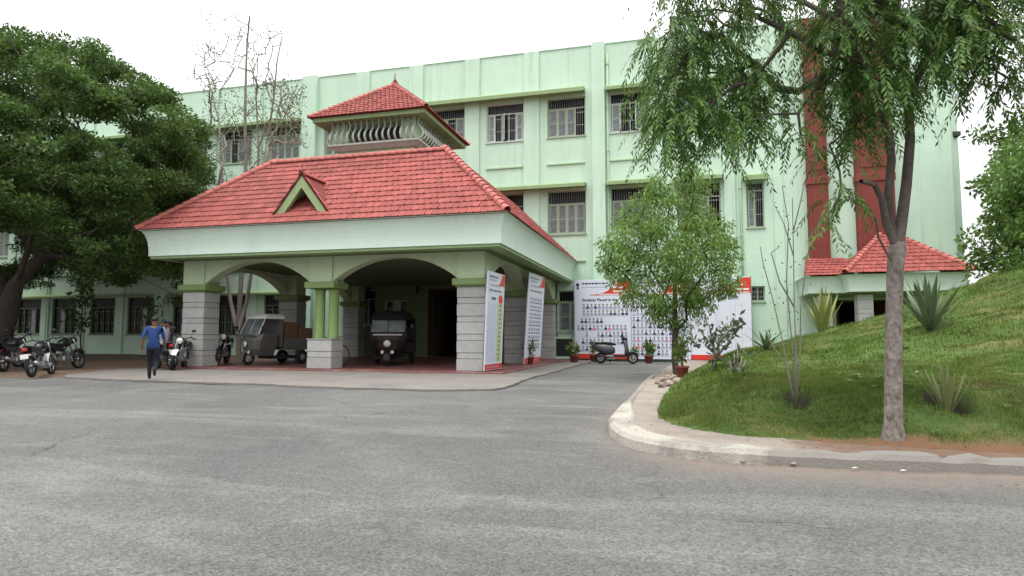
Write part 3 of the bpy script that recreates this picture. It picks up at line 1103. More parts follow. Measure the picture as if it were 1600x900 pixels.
M['grass_blade'] = grass_mat()
GV = np.vstack([grass(330000, -.5, 7.5, 7.2, 12.5, .018, .055, .0045), grass(200000, -.5, 13, 12.5, 24, .03, .08, .009)])
GF = np.arange(len(GV)).reshape(-1, 3)
go = bpy.data.objects.new('grass', np_mesh('grass', GV, GF, M['grass_blade']))
COL.objects.link(go)
tag(go, 'short green grass covering the sloping mound on the right', 'grass')
go['kind'] = 'stuff'

# fallen leaves along the kerb, on the path and the lawn
n = 900
ix = rng.integers(0, len(KS), n)
lp = KS[ix] + inw[ix] * rng.normal(size=(n, 1)) * .55
lp = lp[(lp[:, 0] < 9) & (lp[:, 1] < 22)]
d_k = sdist(lp[:, 0], lp[:, 1], KPOLY)
d_g = sdist(lp[:, 0], lp[:, 1], GPOLY)
zz = np.where(d_g > 0, hill(lp[:, 0], lp[:, 1], d_g) + .02, np.where(d_k > .05, .135, .004))
N = len(lp)
az = rng.uniform(0, 2 * PI, N)
ll = rng.uniform(.012, .032, N)
dx, dy = np.cos(az) * ll, np.sin(az) * ll
V = np.empty((N, 4, 3))
for k, (a_, b_) in enumerate(((1, 0), (0, .5), (-1, 0), (0, -.5))):
    V[:, k, 0] = lp[:, 0] + dx * a_ - dy * b_
    V[:, k, 1] = lp[:, 1] + dy * a_ + dx * b_
    V[:, k, 2] = zz + rng.uniform(0, .012, N)
fl = bpy.data.objects.new('fallen_leaves', np_mesh('fallen_leaves', V.reshape(-1, 3), np.arange(N * 4).reshape(-1, 4), M['fallen']))
COL.objects.link(fl)
tag(fl, 'small dry fallen leaves scattered along the kerb and gutter', 'leaves')
fl['kind'] = 'stuff'
# low broad-leaved weeds dotted over the lawn
wx = rng.uniform(0, 7.5, 260)
wy = rng.uniform(7.7, 16, 260)
wd_ = sdist(wx, wy, GPOLY)
k_ = (wd_ > .15) & (fbm(wx, wy, 1.1, 31) > .5)
wx, wy, wd_ = wx[k_], wy[k_], wd_[k_]
wz = hill(wx, wy, wd_)
VV = []
for x, y, z in zip(wx, wy, wz):
    s_ = rng.uniform(.03, .075)
    for q in range(rng.integers(5, 9)):
        a_ = q * 1.1 + rng.uniform(-.3, .3)
        c_, s2 = math.cos(a_), math.sin(a_)
        L = s_ * rng.uniform(.8, 1.3)
        VV += [(x, y, z + .01), (x + c_ * L * .6 - s2 * L * .25, y + s2 * L * .6 + c_ * L * .25, z + .03 + L * .5), (x + c_ * L * 1.2, y + s2 * L * 1.2, z + .03 + L * .45), (x + c_ * L * .6 + s2 * L * .25, y + s2 * L * .6 - c_ * L * .25, z + .03 + L * .5)]
VV = np.array(VV)
wo = bpy.data.objects.new('lawn_weeds', np_mesh('lawn_weeds', VV, np.arange(len(VV)).reshape(-1, 4), M['leaf_pot']))
COL.objects.link(wo)
tag(wo, 'low broad leaved weeds dotted through the lawn of the mound', 'weeds')
wo['kind'] = 'stuff'
# ================================================================ main building
WY = 33.0
BLD = thing('college_building', 'long three storey pale green building with rows of windows behind the porch', 'building', (-12, WY, 0))
TOPZ = 17.08
COLA = [(-20.55, -18.42), (-17.1, -14.97), (-13.66, -11.52), (-10.23, -8.06), (-6.73, -4.62), (-3.3, -1.17), (.1, 2.25)]
COLL = [(-24.4, -22.25), (-27.8, -25.65), (-31.1, -28.95), (-34.7, -32.6), (-37.75, -35.7), (-41.0, -38.9), (-44.1, -41.95), (-47.3, -45.2), (-50.5, -48.4)]
OPEN = []                         # x0, x1, z0, z1, kind
for x0, x1 in COLA:
    OPEN.append((x0, x1, 12.13, 14.32, 'two'))
    OPEN.append((x0, x1, 6.75, 9.14, 'one'))
for x0, x1 in COLL:
    OPEN.append((x0, x1, 12.13, 14.25, 'two'))
    OPEN.append((x0, x1, 6.75, 9.14, 'one'))
    OPEN.append((x0, x1, 1.35, 3.75, 'ground'))
OPEN += [(3.47, 4.31, 12.13, 14.2, 'narrow'), (3.47, 4.31, 6.70, 9.0, 'narrow'), (3.55, 4.23, 3.0, 3.76, 'vent'),
         (-18.3, -16.9, 1.9, 3.95, 'ground'), (-6.15, -4.3, 1.5, 3.7, 'ground'),
         (-13.7, -11.2, .09, 3.95, 'door'), (-16.3, -14.9, 2.15, 3.3, 'ground'), (7.4, 9.6, .5, 3.0, 'door')]


def wall_panel(mb, x0, x1, z0, z1, y, ops, dep=.24):
    xs_ = sorted({x0, x1, *[v for o in ops for v in o[:2] if x0 < v < x1]})
    zs_ = sorted({z0, z1, *[v for o in ops for v in o[2:4] if z0 < v < z1]})
    for a, b_ in zip(xs_, xs_[1:]):
        run = None
        for c, d in zip(zs_, zs_[1:]):
            mx_, mz_ = (a + b_) / 2, (c + d) / 2
            hole = any(o[0] < mx_ < o[1] and o[2] < mz_ < o[3] for o in ops)
            if hole:
                if run:
                    mb.quad((a, y, run[0]), (b_, y, run[0]), (b_, y, run[1]), (a, y, run[1]))
                run = None
            else:
                run = (run[0], d) if run else (c, d)
        if run:
            mb.quad((a, y, run[0]), (b_, y, run[0]), (b_, y, run[1]), (a, y, run[1]))
    for o in ops:
        a, b_, c, d = o[:4]
        mb.quad((a, y, c), (a, y, d), (a, y + dep, d), (a, y + dep, c))
        mb.quad((b_, y, c), (b_, y + dep, c), (b_, y + dep, d), (b_, y, d))
        mb.quad((a, y, d), (b_, y, d), (b_, y + dep, d), (a, y + dep, d))
        mb.quad((a, y, c), (a, y + dep, c), (b_, y + dep, c), (b_, y, c))


mb = MB()
wall_panel(mb, -52, 12.57, -.2, TOPZ, WY, OPEN)
# chamfered end, side, back and flat roof
mb.quad((12.57, WY, -.2), (13.24, WY + .95, -.2), (13.24, WY + .95, TOPZ), (12.57, WY, TOPZ))
mb.quad((13.24, WY + .95, -.2), (13.24, 48, -.2), (13.24, 48, TOPZ), (13.24, WY + .95, TOPZ))
mb.quad((13.24, 48, -.2), (-52, 48, -.2), (-52, 48, TOPZ), (13.24, 48, TOPZ))
mb.quad((-52, 48, -.2), (-52, WY, -.2), (-52, WY, TOPZ), (-52, 48, TOPZ))
mb.add([(-52, WY, TOPZ - .9), (12.57, WY, TOPZ - .9), (13.24, WY + .95, TOPZ - .9), (13.24, 48, TOPZ - .9), (-52, 48, TOPZ - .9)], [(0, 1, 2, 3, 4)])
mb.build('wall', M['wall'], BLD, True)
# floors and a back partition keep the rooms dim
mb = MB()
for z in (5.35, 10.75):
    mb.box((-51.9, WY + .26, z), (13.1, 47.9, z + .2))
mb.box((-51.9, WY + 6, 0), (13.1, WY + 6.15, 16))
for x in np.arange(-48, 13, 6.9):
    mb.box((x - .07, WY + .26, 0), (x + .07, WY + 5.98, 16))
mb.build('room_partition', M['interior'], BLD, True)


def proud(name, x0, x1, z0, z1, p, m='wall', y=WY, bev=.012):
    return MB().box((x0, y - p, z0), (x1, y - .002, z1), 0, bev).build(name, M[m], BLD, True)


for x0, x1 in COLA[:4]:
    proud('pilaster', x1 + .02, x1 + .9, 4.25 if x1 < -8 else -.1, TOPZ - .003, .13)
proud('pilaster', -1.0, -.15, -.1, TOPZ - .003, .13)
proud('pilaster', 2.4, 2.95, -.1, TOPZ - .003, .13)
for x0, x1 in COLL[1:]:
    proud('pilaster', x1 + .1, x1 + .75, -.1, TOPZ - .003, .11)
proud('pier', -4.23, -3.54, -.1, TOPZ + .05, .32)
proud('pier', -21.96, -20.98, -.1, TOPZ + .05, .32)
proud('pier', 4.75, 5.2, -.1, TOPZ + .02, .06)
# coping of the parapet
for x0, x1 in ((-52.1, -21.97), (-20.97, -4.24), (-3.53, 6.2), (10.05, 12.5)):
    MB().box((x0, WY - .05, TOPZ + .004), (x1, WY + .2, TOPZ + .06), 0, .01).build('coping', M['wall'], BLD, True)


def shade(x0, x1, z, th=.27, pr=.62):
    mb = MB()
    y0 = WY - pr
    # slab slightly falling to the front, with a thicker drip edge
    mb.prism([(x0, WY - .001, z + .05), (x0, WY - .001, z + th), (x0, y0 + .07, z + th - .06), (x0, y0, z + th - .12), (x0, y0, z - .02), (x0, y0 + .07, z - .02), (x0, y0 + .07, z + .05)][::-1], (x1 - x0, 0, 0))
    return mb.build('sunshade', M['wall_trim'], BLD, True)


shade(-20.95, -4.62, 14.42, .3)
shade(-20.95, -4.58, 9.22)
for z in (14.32, 9.2):
    shade(-3.47, -1.08, z)
    shade(-.02, 2.38, z)
shade(3.34, 4.44, 14.3, .3, .5)
shade(3.34, 4.44, 9.05, .33, .5)
shade(-31.3, -22.05, 14.3)
shade(-51, -32.4, 14.3)
shade(-31.3, -22.05, 9.22)
shade(-51, -32.4, 9.22)
shade(-51, -32.45, 3.8, .2, .4)
shade(-31.3, -22.05, 3.8, .2, .4)
shade(-4.35, -6.3, 3.75, .2, .3) if False else None
for x0, x1 in COLA + COLL:
    for z in (10.57, 5.2):
        if z == 5.2 and -19 < x0 < -6.9:
            continue
        MB().box((x0 - .02, WY - .075, z), (x1 - .03, WY - .003, z + .11), 0, .015).build('ledge', M['wall_trim' if z < 6 else 'pale_trim'], BLD, True)

# windows ---------------------------------------------------------
_cas = {}


def casement_meshes(wd, ht, m):
    key = (round(wd, 2), round(ht, 2), m)
    if key not in _cas:
        s = .055
        mb = MB()
        for lo, hi in (((0, 0, 0), (s, .045, ht)), ((wd - s, 0, 0), (wd, .045, ht)), ((s, .002, 0), (wd - s, .043, s)),
                       ((s, .002, ht - s), (wd - s, .043, ht)), ((s, .002, ht * .48), (wd - s, .043, ht * .48 + s * .8))):
            mb.box(lo, hi)
        fr = mb.mesh('casement', M[m])
        ps = []
        for z0, z1 in ((s, ht * .48), (ht * .48 + s * .8, ht - s)):
            ps.append(MB().box((s, .018, z0), (wd - s, .026, z1)).mesh('pane', M['glass'] if m != 'frame' else M['glass_pale']))
        _cas[key] = (fr, ps)
    return _cas[key]


def window(x0, x1, z0, z1, leaves, fm='frame', trans=.27, bars=True):
    y = WY + .1
    f = .065
    W_, H_ = x1 - x0, z1 - z0
    zt = z1 - H_ * trans
    n = len(leaves)
    mb = MB()
    mb.box((x0, y, z0), (x0 + f, y + .09, z1))
    mb.box((x1 - f, y, z0), (x1, y + .09, z1))
    mb.box((x0 + f, y + .003, z0), (x1 - f, y + .087, z0 + f))
    mb.box((x0 + f, y + .003, z1 - f), (x1 - f, y + .087, z1))
    if trans:
        mb.box((x0 + f, y + .003, zt - f / 2), (x1 - f, y + .087, zt + f / 2))
    cw = (W_ - 2 * f) / n
    for i in range(1, n):
        xm = x0 + f + cw * i
        mb.box((xm - .025, y + .006, z0 + f), (xm + .025, y + .084, zt - f / 2 if trans else z1 - f))
    # sill
    mb.box((x0 - .04, WY - .06, z0 - .07), (x1 + .04, WY - .004, z0 - .004))
    win = mb.build('window', M[fm], BLD, True)
    off = top_loc(BLD)
    if bars:
        g = MB()
        for k in range(1, 4 * n):
            xx = x0 + f + (W_ - 2 * f) * k / (4 * n)
            g.box((xx - .007, y + .1, z0 + f), (xx + .007, y + .114, z1 - f))
        for q in (.3, .62):
            g.box((x0 + f, y + .115, z0 + H_ * q), (x1 - f, y + .127, z0 + H_ * q + .025))
        g.build('grille', M['steel'], win, True)
    ht = (zt - f / 2 if trans else z1 - f) - (z0 + f)
    fr, ps = casement_meshes(cw - .055, ht, fm)
    for i, s in enumerate(leaves):
        if s == 'x':
            continue
        xl = x0 + f + cw * i + .027
        if s == 'c':
            mtx = Matrix.Translation(Vector((xl, y + .02, z0 + f)) - off)
        elif s == 'o':     # swung out, hinged on its left
            mtx = Matrix.Translation(Vector((xl, y + .01, z0 + f)) - off) @ Matrix.Rotation(R(-62), 4, 'Z')
        else:              # 'p' swung out, hinged on its right
            mtx = Matrix.Translation(Vector((xl + cw - .055, y + .01, z0 + f)) - off) @ Matrix.Rotation(R(180 + 66), 4, 'Z')
        child('casement', fr, win, mtx)
        for p in ps:
            child('pane', p, win, mtx)


TWO = ['cccc', 'cccc', 'ccxc', 'cxoxc', 'cccx', 'cxpc', 'ccxc']
ONE = ['cccc', 'cccc', 'cccc', 'cccx', 'cccc', 'cccc', 'cxcx']
for i, (x0, x1) in enumerate(COLA):
    window(x0, x1, 12.13, 14.32, TWO[i], 'frame2' if i in (3, 5) else 'frame')
    window(x0, x1, 6.75, 9.14, ONE[i], 'frame', .3)
for i, (x0, x1) in enumerate(COLL):
    window(x0, x1, 12.13, 14.25, ['cccc', 'cxcc', 'ccxc'][i % 3])
    window(x0, x1, 6.75, 9.14, ['cccx', 'cccc', 'xccc'][i % 3])
    window(x0, x1, 1.35, 3.75, ['xxcx', 'xxxx', 'xcxx'][i % 3], 'frame_dark')
window(3.47, 4.31, 12.13, 14.2, 'cx')
window(3.47, 4.31, 6.70, 9.0, 'cx', 'frame', .18)
window(3.55, 4.23, 3.0, 3.76, 'xx', 'frame', 0)
window(-18.3, -16.9, 1.9, 3.95, 'ccx')
window(-6.15, -4.3, 1.5, 3.7, 'ccc')
window(-16.3, -14.9, 2.15, 3.3, 'xcx', 'frame', 0)
# porch doorway and end doorway: frames with half-open leaves
for (x0, x1, z0, z1) in ((-13.7, -11.2, .09, 3.95), (7.4, 9.6, .5, 3.0)):
    mb = MB()
    mb.box((x0, WY + .05, z0), (x0 + .12, WY + .2, z1))
    mb.box((x1 - .12, WY + .05, z0), (x1, WY + .2, z1))
    mb.box((x0 + .12, WY + .053, z1 - .12), (x1 - .12, WY + .197, z1))
    dr = mb.build('door', M['wood'], BLD, True)
    lw = (x1 - x0) / 2 - .14
    for sgn in (-1, 1):
        lf = MB()
        lf.box((0, 0, 0), (lw, .05, z1 - z0 - .15), 0, .008)
        for q in range(4):
            h_ = (z1 - z0) / 4
            lf.box((.12, -.015, q * h_ * .97 + .1), (lw - .12, -.002, q * h_ * .97 + h_ * .85), 0, .01)
        o = lf.build('door_leaf', M['wood'], dr)
        px_ = x0 + .13 if sgn < 0 else x1 - .13
        o.matrix_basis = Matrix.Translation(Vector((px_, WY + .12, z0 + .01)) - top_loc(BLD)) @ Matrix.Rotation(R(75) if sgn < 0 else R(105), 4, 'Z')

# rain pipes
for x in (3.2, -41.35, -3.42):
    mb = MB()
    mb.tube([(x, WY - .08, .1), (x, WY - .08, TOPZ - .6)], .055, 8)
    p = mb.build('rain_pipe', M['pale_trim'], BLD, True)
    cl = MB()
    for z in np.arange(1.5, 16, 2.4):
        cl.box((x - .08, WY - .15, z), (x + .08, WY - .003, z + .05))
    cl.build('pipe_clip', M['pale_trim'], p, True)

# red towers of the right-hand end
for x0, x1, zb in ((6.27, 7.16, 3.5), (8.4, 10.0, 3.5)):
    t_ = MB().box((x0, WY - .5, zb), (x1, WY - .002, 16.35), 0, .02).build('red_pilaster', M['redpaint'], BLD, True)
    c_ = MB()
    c_.box((x0 - .05, WY - .55, 8.62), (x1 + .05, WY - .003, 8.98), 0, .015)
    c_.build('band', M['redband'], t_, True)
    c_ = MB()
    c_.box((x0 - .12, WY - .62, 16.353), (x1 + .12, WY + .1, 16.55), 0, .02)
    c_.box((x0 - .22, WY - .72, 16.553), (x1 + .22, WY + .1, 16.8), 0, .02)
    c_.build('cornice', M['redband'], t_, True)
    for z0, z1 in ((4.6, 8.3), (9.3, 12.3), (12.6, 15.9)):
        MB().box((x0 + .16, WY - .53, z0), (x1 - .16, WY - .502, z1), 0, .01).build('panel', M['redpaint'], t_, True)
# sunshade on the far side wall, seen past the corner
MB().box((13.26, 36.2, 12.35), (14.0, 38.6, 12.62), 0, .02).build('sunshade', M['wall_trim'], BLD, True)


# ================================================================ clay tile roofing
TW, TH = .235, .345
_prof = [(0, .028), (.022, .018), (.050, .003), (.085, .000), (.115, .008), (.131, .020), (.147, .008), (.18, .000), (.215, .003), (.240, .018), (.262, .028)]


def tile_verts(u0, v0, uL=None, uR=None, tw=TW, th=TH, dn=0.0):
    """clay tile in slope coordinates (u along the eave, v up the slope, n out of the roof)"""
    k = tw / .262
    top, low, lip = [], [], []
    for u, n_ in _prof:
        low.append((u0 + u * k, v0, n_ + .037 + dn))
        lip.append((u0 + u * k, v0 + .004, n_ + .012 + dn))
        top.append((u0 + u * k, v0 + th * 1.04, n_ + .006 + dn))
    vs = low + top + lip
    if uL is not None:
        vs = [(min(max(u, uL(v)), uR(v)), v, n_) for u, v, n_ in vs]
    return vs


_NP = len(_prof)
TILE_F = [(i, i + 1, _NP + i + 1, _NP + i) for i in range(_NP - 1)] + [(2 * _NP + i, 2 * _NP + i + 1, i + 1, i) for i in range(_NP - 1)]


def tile_mesh():
    me = bpy.data.meshes.new('roof_tile')
    me.from_pydata(tile_verts(0, 0), [], TILE_F)
    me.materials.append(M['tile'])
    me.update()
    return me


TILE_ME = None


def lay_tiles(A, B, C, D, tw=TW, th=TH, jit=.01):
    """tiles on the slope with eave A-B (left to right seen from outside) and top C-D; returns frame, full tiles, cut tiles"""
    A, B, C, D = map(Vector, (A, B, C, D))
    u = (B - A).normalized()
    n_ = u.cross(C - A).normalized()
    v = n_.cross(u).normalized()
    Lc = (C - A)
    Ld = (D - A)
    LB = (B - A).length
    vt = Lc.dot(v)
    cu, du = Lc.dot(u), Ld.dot(u)

    def uL(x):
        return cu * x / vt

    def uR(x):
        return LB + (du - LB) * x / vt
    fr = Matrix(((u.x, v.x, n_.x, A.x), (u.y, v.y, n_.y, A.y), (u.z, v.z, n_.z, A.z), (0, 0, 0, 1)))
    full, cut = [], []
    rows = int(vt / th)
    for r in range(rows + 1):
        v0 = r * th - .03
        if v0 > vt - .1:
            break
        s = (r % 2) * .5 * tw
        u0 = -s
        while u0 < LB:
            v1 = min(v0 + th, vt)
            vm = max(v0, 0)
            if u0 + tw > uL(vm) and u0 < uR(vm):
                du_ = random.uniform(-jit, jit)
                dn = random.uniform(-.006, .006)
                if u0 >= max(uL(vm), uL(v1)) and u0 + tw <= min(uR(vm), uR(v1)) and v0 + th < vt + .12:
                    full.append((u0 + du_, v0, dn))
                else:
                    cut.append((u0, v0, dn))
            u0 += tw
    return fr, full, cut, uL, uR


def tiles_joined(mb, fr, full, cut, uL, uR, tw=TW, th=TH):
    for u0, v0, dn in full:
        mb.add([fr @ Vector(p) for p in tile_verts(u0, v0, None, None, tw, th, dn)], TILE_F)
    for u0, v0, dn in cut:
        mb.add([fr @ Vector(p) for p in tile_verts(u0, v0, uL, uR, tw, th, dn)], TILE_F)


def ridge_mesh(L=.36, r0=.135, r1=.115):
    mb = MB()
    rings = []
    for y, r in ((0, r0), (.02, r0), (L, r1)):
        rings.append([(r * math.cos(t), y, r * math.sin(t)) for t in np.linspace(-.25, PI + .25, 9)])
    vs = [p for q in rings for p in q]
    fs = []
    for i in range(2):
        for k in range(8):
            fs.append((i * 9 + k, i * 9 + k + 1, i * 9 + 9 + k + 1, i * 9 + 9 + k))
    inner = [(p[0] * .86, 0, p[2] * .86) for p in rings[0]]
    o = len(vs)
    vs += inner
    for k in range(8):
        fs.append((o + k, o + k + 1, k + 1, k))
    mb.add(vs, fs, 0, False)
    return mb.mesh('ridge_tile', M['ridge'])


def ridge_line(me, P, Q, parent, off, step=.31, lift=.03):
    P, Q = Vector(P), Vector(Q)
    d = (Q - P).normalized()
    x = d.cross(Vector((0, 0, 1))).normalized()
    z = x.cross(d).normalized()
    n = int((Q - P).length / step)
    for i in range(n + 1):
        p = P + d * (i * step) + z * lift - off
        a = random.uniform(-.03, .03)
        mt = Matrix(((x.x, d.x, z.x, p.x), (x.y, d.y, z.y, p.y), (x.z, d.z, z.z, p.z), (0, 0, 0, 1))) @ Matrix.Rotation(R(-4) + a * .5, 4, 'X') @ Matrix.Rotation(a, 4, 'Z')
        child('ridge_tile', me, parent, mt)


def finial(parent, p, h, m):
    mb = MB()
    mb.lathe([(h * .16, 0), (h * .17, h * .1), (h * .09, h * .2), (h * .12, h * .3), (h * .045, h * .42), (h * .035, h * .7), (0.002, h)], p, 8)
    return mb.build('finial', M[m], parent, True)


# ================================================================ porch
POR = thing('entrance_porch', 'large open entrance porch with red tiled hip roof and stone pillars', 'porch', (-12.2, 20, 0))
OFF = top_loc(POR)
EX0, EX1, EY, EZ = -19.35, -5.08, 18.62, 5.17
RUN, TZ = 3.3, 8.33
BACK = WY - .15
A = (EX0, EY, EZ)
B = (EX1, EY, EZ)
C_ = (EX0 + RUN, EY + RUN, TZ)
D_ = (EX1 - RUN, EY + RUN, TZ)
mb = MB()
for q in ([A, B, D_, C_], [B, (EX1, BACK, EZ), (EX1 - RUN, BACK, TZ), D_], [(EX0, BACK, EZ), A, C_, (EX0 + RUN, BACK, TZ)], [C_, D_, (EX1 - RUN, BACK, TZ), (EX0 + RUN, BACK, TZ)]):
    mb.quad(*q)
# eave board closing the tile ends
mb.box((EX0 + .05, EY + .04, EZ - .05), (EX1 - .05, EY + .1, EZ + .02))
ROOF = mb.build('roof', M['deck'], POR, True)
TILE_ME = tile_mesh()
fr, full, cut, uL, uR = lay_tiles(A, B, C_, D_)


def cam_d(fr_, t):
    return (fr_ @ Vector((t[0], t[1], 0)) - CAM).length


# leave the gablet's footprint free
GX0, GX1 = -13.86, -11.5
def in_gab(fr_, t):
    p = fr_ @ Vector((t[0] + TW / 2, t[1] + TH / 2, 0))
    if not (GX0 < p.x < GX1):
        return False
    half = 1.18 * (1 - (p.z - 5.3) / 1.62)
    return 5.25 < p.z < 6.85 and abs(p.x + 12.68) < half - .1


full.sort(key=lambda t: cam_d(fr, t))
solo, rest = full[:300], full[300:]
offm = Matrix.Translation(-OFF)
for t in solo:
    child('roof_tile', TILE_ME, ROOF, offm @ fr @ Matrix.Translation((t[0], t[1], t[2])) @ Matrix.Rotation(random.uniform(-.022, .022), 4, 'Z'))
mb = MB()
tiles_joined(mb, fr, rest, cut, uL, uR)
for q in ((B, (EX1, BACK, EZ), D_, (EX1 - RUN, BACK, TZ)), ((EX0, BACK, EZ), A, (EX0 + RUN, BACK, TZ), C_)):
    tiles_joined(mb, *lay_tiles(*q))
o = mb.build('remaining_roof_tiles', M['tile'], ROOF, True)
o['kind'] = 'stuff'
RME = ridge_mesh()
ridge_line(RME, B, D_, ROOF, OFF)
ridge_line(RME, A, C_, ROOF, OFF)
ridge_line(RME, C_, D_, ROOF, OFF)
RME_S = RME

# coved fascia on three sides
def fascia_loft(prof, x0, x1, y0, yb, name, m, parent):
    mb = MB()
    rings = []
    for o_, z in prof:
        rings.append([(x0 - o_, yb, z), (x0 - o_, y0 - o_, z), (x1 + o_, y0 - o_, z), (x1 + o_, yb, z)])
    for r0, r1 in zip(rings, rings[1:]):
        for k in range(3):
            mb.add([r0[k], r0[k + 1], r1[k + 1], r1[k]], [(0, 1, 2, 3)], 0, False)
    return mb.build(name, M[m], parent, True)


cove = [(-.3, 4.205), (0, 4.205), (0, 4.30)] + [(.26 * (1 - math.cos(t)), 4.30 + .84 * math.sin(t)) for t in np.linspace(.12, PI / 2, 9)] + [(.26, 5.16), (-.2, 5.16)]
FX0, FX1, FY = -19.02, -5.36, 18.9
fascia_loft(cove, FX0, FX1, FY, WY - .01, 'fascia', 'fascia', POR)
fascia_loft([(-.5, 4.11), (-.05, 4.11), (-.05, 4.2), (-.5, 4.2)], FX0, FX1, FY, WY - .01, 'drip_moulding', 'wall_trim', POR)
MB().box((FX0 + .3, FY + .3, 4.13), (FX1 - .3, WY - .01, 4.22)).build('ceiling', M['olive_shaded'], POR, True)  # ceiling in the same shade-darkened olive

# pillars
def pillar(x0, x1, y0, y1, zb, zt, name='pillar'):
    core = MB().box((x0 + .025, y0 + .025, zb), (x1 - .025, y1 - .025, zt), 0).build(name, M['stone_dark'], POR, True)
    z = zb
    k = 0
    while z < zt - .08:
        h_ = min((.41, .205)[k % 2] * random.uniform(.96, 1.04), zt - z - .003)
        e = .0 if k % 2 == 0 else .010
        MB().box((x0 + e, y0 + e, z + .008), (x1 - e, y1 - e, z + h_ - .012), 0, .008).build('stone_course', M['stone'], core, True)
        z += h_
        k += 1
    return core


def cap(x0, x1, y0, y1):
    mb = MB()
    mb.box((x0 - .14, y0 - .14, 2.98), (x1 + .14, y1 + .14, 3.2), 0, .015)
    mb.box((x0 - .05, y0 - .05, 2.93), (x1 + .05, y1 + .05, 2.979))
    mb.build('pillar_cap', M['cap_green'], POR, True)


def pierblock(x0, x1, y0, y1):
    MB().box((x0 + .02, y0 - .04, 3.202), (x1 - .02, y1 - .05, 4.128), 0, .01).build('pier_block', M['beam'], POR, True)


PF = .085
LX = (-18.41, -17.42)
RX = (-7.22, -6.22)
for xa, xb in (LX, RX):
    for ya, yb in ((20.0, 20.85), (26.0, 26.8), (31.95, 32.75)):
        pillar(xa, xb, ya, yb, PF, 2.93)
        cap(xa, xb, ya, yb)
        pierblock(xa, xb, ya, yb)
pillar(-12.93, -11.95, 20.0, 20.8, PF, 1.12, 'pedestal')
MB().box((-12.96, 19.97, 1.121), (-11.92, 20.83, 1.16), 0, .01).build('pedestal_top', M['stone'], POR, True)
for x in (-12.66, -12.1):
    for y in (20.24, 20.58):
        if y > 20.3:
            continue
        MB().lathe([(.2, 1.161), (.2, 1.2), (.18, 1.24), (.178, 2.85), (.2, 2.9), (.2, 2.96)], (x, y + .12, 0), 20).build('round_column', M['col_green'], POR, True)
mb = MB()
mb.box((-13.04, 19.88, 2.975), (-11.84, 20.92, 3.2), 0, .015)
mb.build('pillar_cap', M['cap_green'], POR, True)
pierblock(-12.93, -11.95, 20.0, 20.85)


def arch(p0, p1, thick, spring=3.34, apex=4.04, top=4.127):
    """segmental arch wall between two points (front face line), thickness to the inside (left of travel)"""
    p0, p1 = Vector((*p0, 0)), Vector((*p1, 0))
    d = p1 - p0
    L = d.length
    d.normalize()
    nn = Vector((-d.y, d.x, 0)) * thick
    mb = MB()
    N = 28
    hh = L / 2 - .16
    rr = (hh * hh + (apex - spring) ** 2) / (2 * (apex - spring))
    prev = None
    for i in range(N + 1):
        s = L * i / N
        if s < .16 or s > L - .16:
            z = spring - .13
        else:
            x = s - L / 2
            z = apex - rr + math.sqrt(max(0, rr * rr - x * x))
        cur = (p0 + d * s, z)
        if prev:
            a, za = prev
            b_, zb = cur
            up = Vector((0, 0, 1))
            mb.add([a + up * za, b_ + up * zb, b_ + up * top, a + up * top], [(0, 1, 2, 3)])
            mb.add([a + nn + up * za, b_ + nn + up * zb, b_ + nn + up * top, a + nn + up * top], [(3, 2, 1, 0)])
            mb.add([a + up * za, a + nn + up * za, b_ + nn + up * zb, b_ + up * zb], [(0, 1, 2, 3)])
        prev = cur
    ob = mb.build('arch', M['beam'], POR, True)
    # corbel blocks at the springing
    for s in (.08, L - .08):
        q = p0 + d * s + nn * .5
        c_ = MB()
        ang = math.atan2(d.y, d.x)
        c_.obox((q.x, q.y, spring - .16), (.2, thick * 1.04, .1), (0, 0, ang))
        c_.build('corbel', M['cap_green'], ob, True)
    return ob


arch((LX[1] - .02, 20.03), (-12.91, 20.03), .5)
arch((-11.97, 20.03), (RX[0] + .02, 20.03), .5)
for y0, y1 in ((20.8, 26.05), (26.75, 32.0)):
    arch((RX[1] - .06, y0), (RX[1] - .06, y1), .5)
    arch((LX[0] + .06, y1), (LX[0] + .06, y0), .5)
# olive inner wall lining, porch shade put into its colour, openings left free
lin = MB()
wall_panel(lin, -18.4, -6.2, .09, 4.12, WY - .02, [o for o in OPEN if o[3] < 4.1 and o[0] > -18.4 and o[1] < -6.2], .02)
lin.build('shaded_lining', M['olive_shaded'], POR, True)
# interior panelling: a timber notice case and a lamp pair by the inner wall
for x in (-17.3, -14.25):
    lm = MB()
    lm.box((x - .09, WY - .16, 3.85), (x + .09, WY - .003, 4.08), 0, .02)
    lm.lathe([(.06, 3.70), (.08, 3.74), (.06, 3.849)], (x, WY - .12, 0), 10)
    tag(lm.build('wall_lamp', M['black']), 'black wall lamp on the inner porch wall, %s of the pair' % ('left' if x < -15 else 'right'), 'lamp', 'wall lamps inside the porch')

# gablet on the front slope
GC = -12.68
gz0, gz1 = 5.30, 6.88
gy = 19.0
hw = 1.2
mb = MB()
for s in (-1, 1):
    n0 = Vector((GC + s * hw, gy, gz0))
    n1 = Vector((GC, gy, gz1))
    e = Vector((0, 0, .0))
    inner0 = Vector((GC + s * (hw - .32), gy, gz0))
    inner1 = Vector((GC, gy, gz1 - .42))
    poly = [n0, n1, inner1, inner0] if s < 0 else [n0, inner0, inner1, n1]
    mb.prism(poly, (0, .14, 0))
gab = mb.build('gablet', M['gable_green'], POR, True)
ybk = EY + RUN * (gz1 - EZ) / (TZ - EZ)
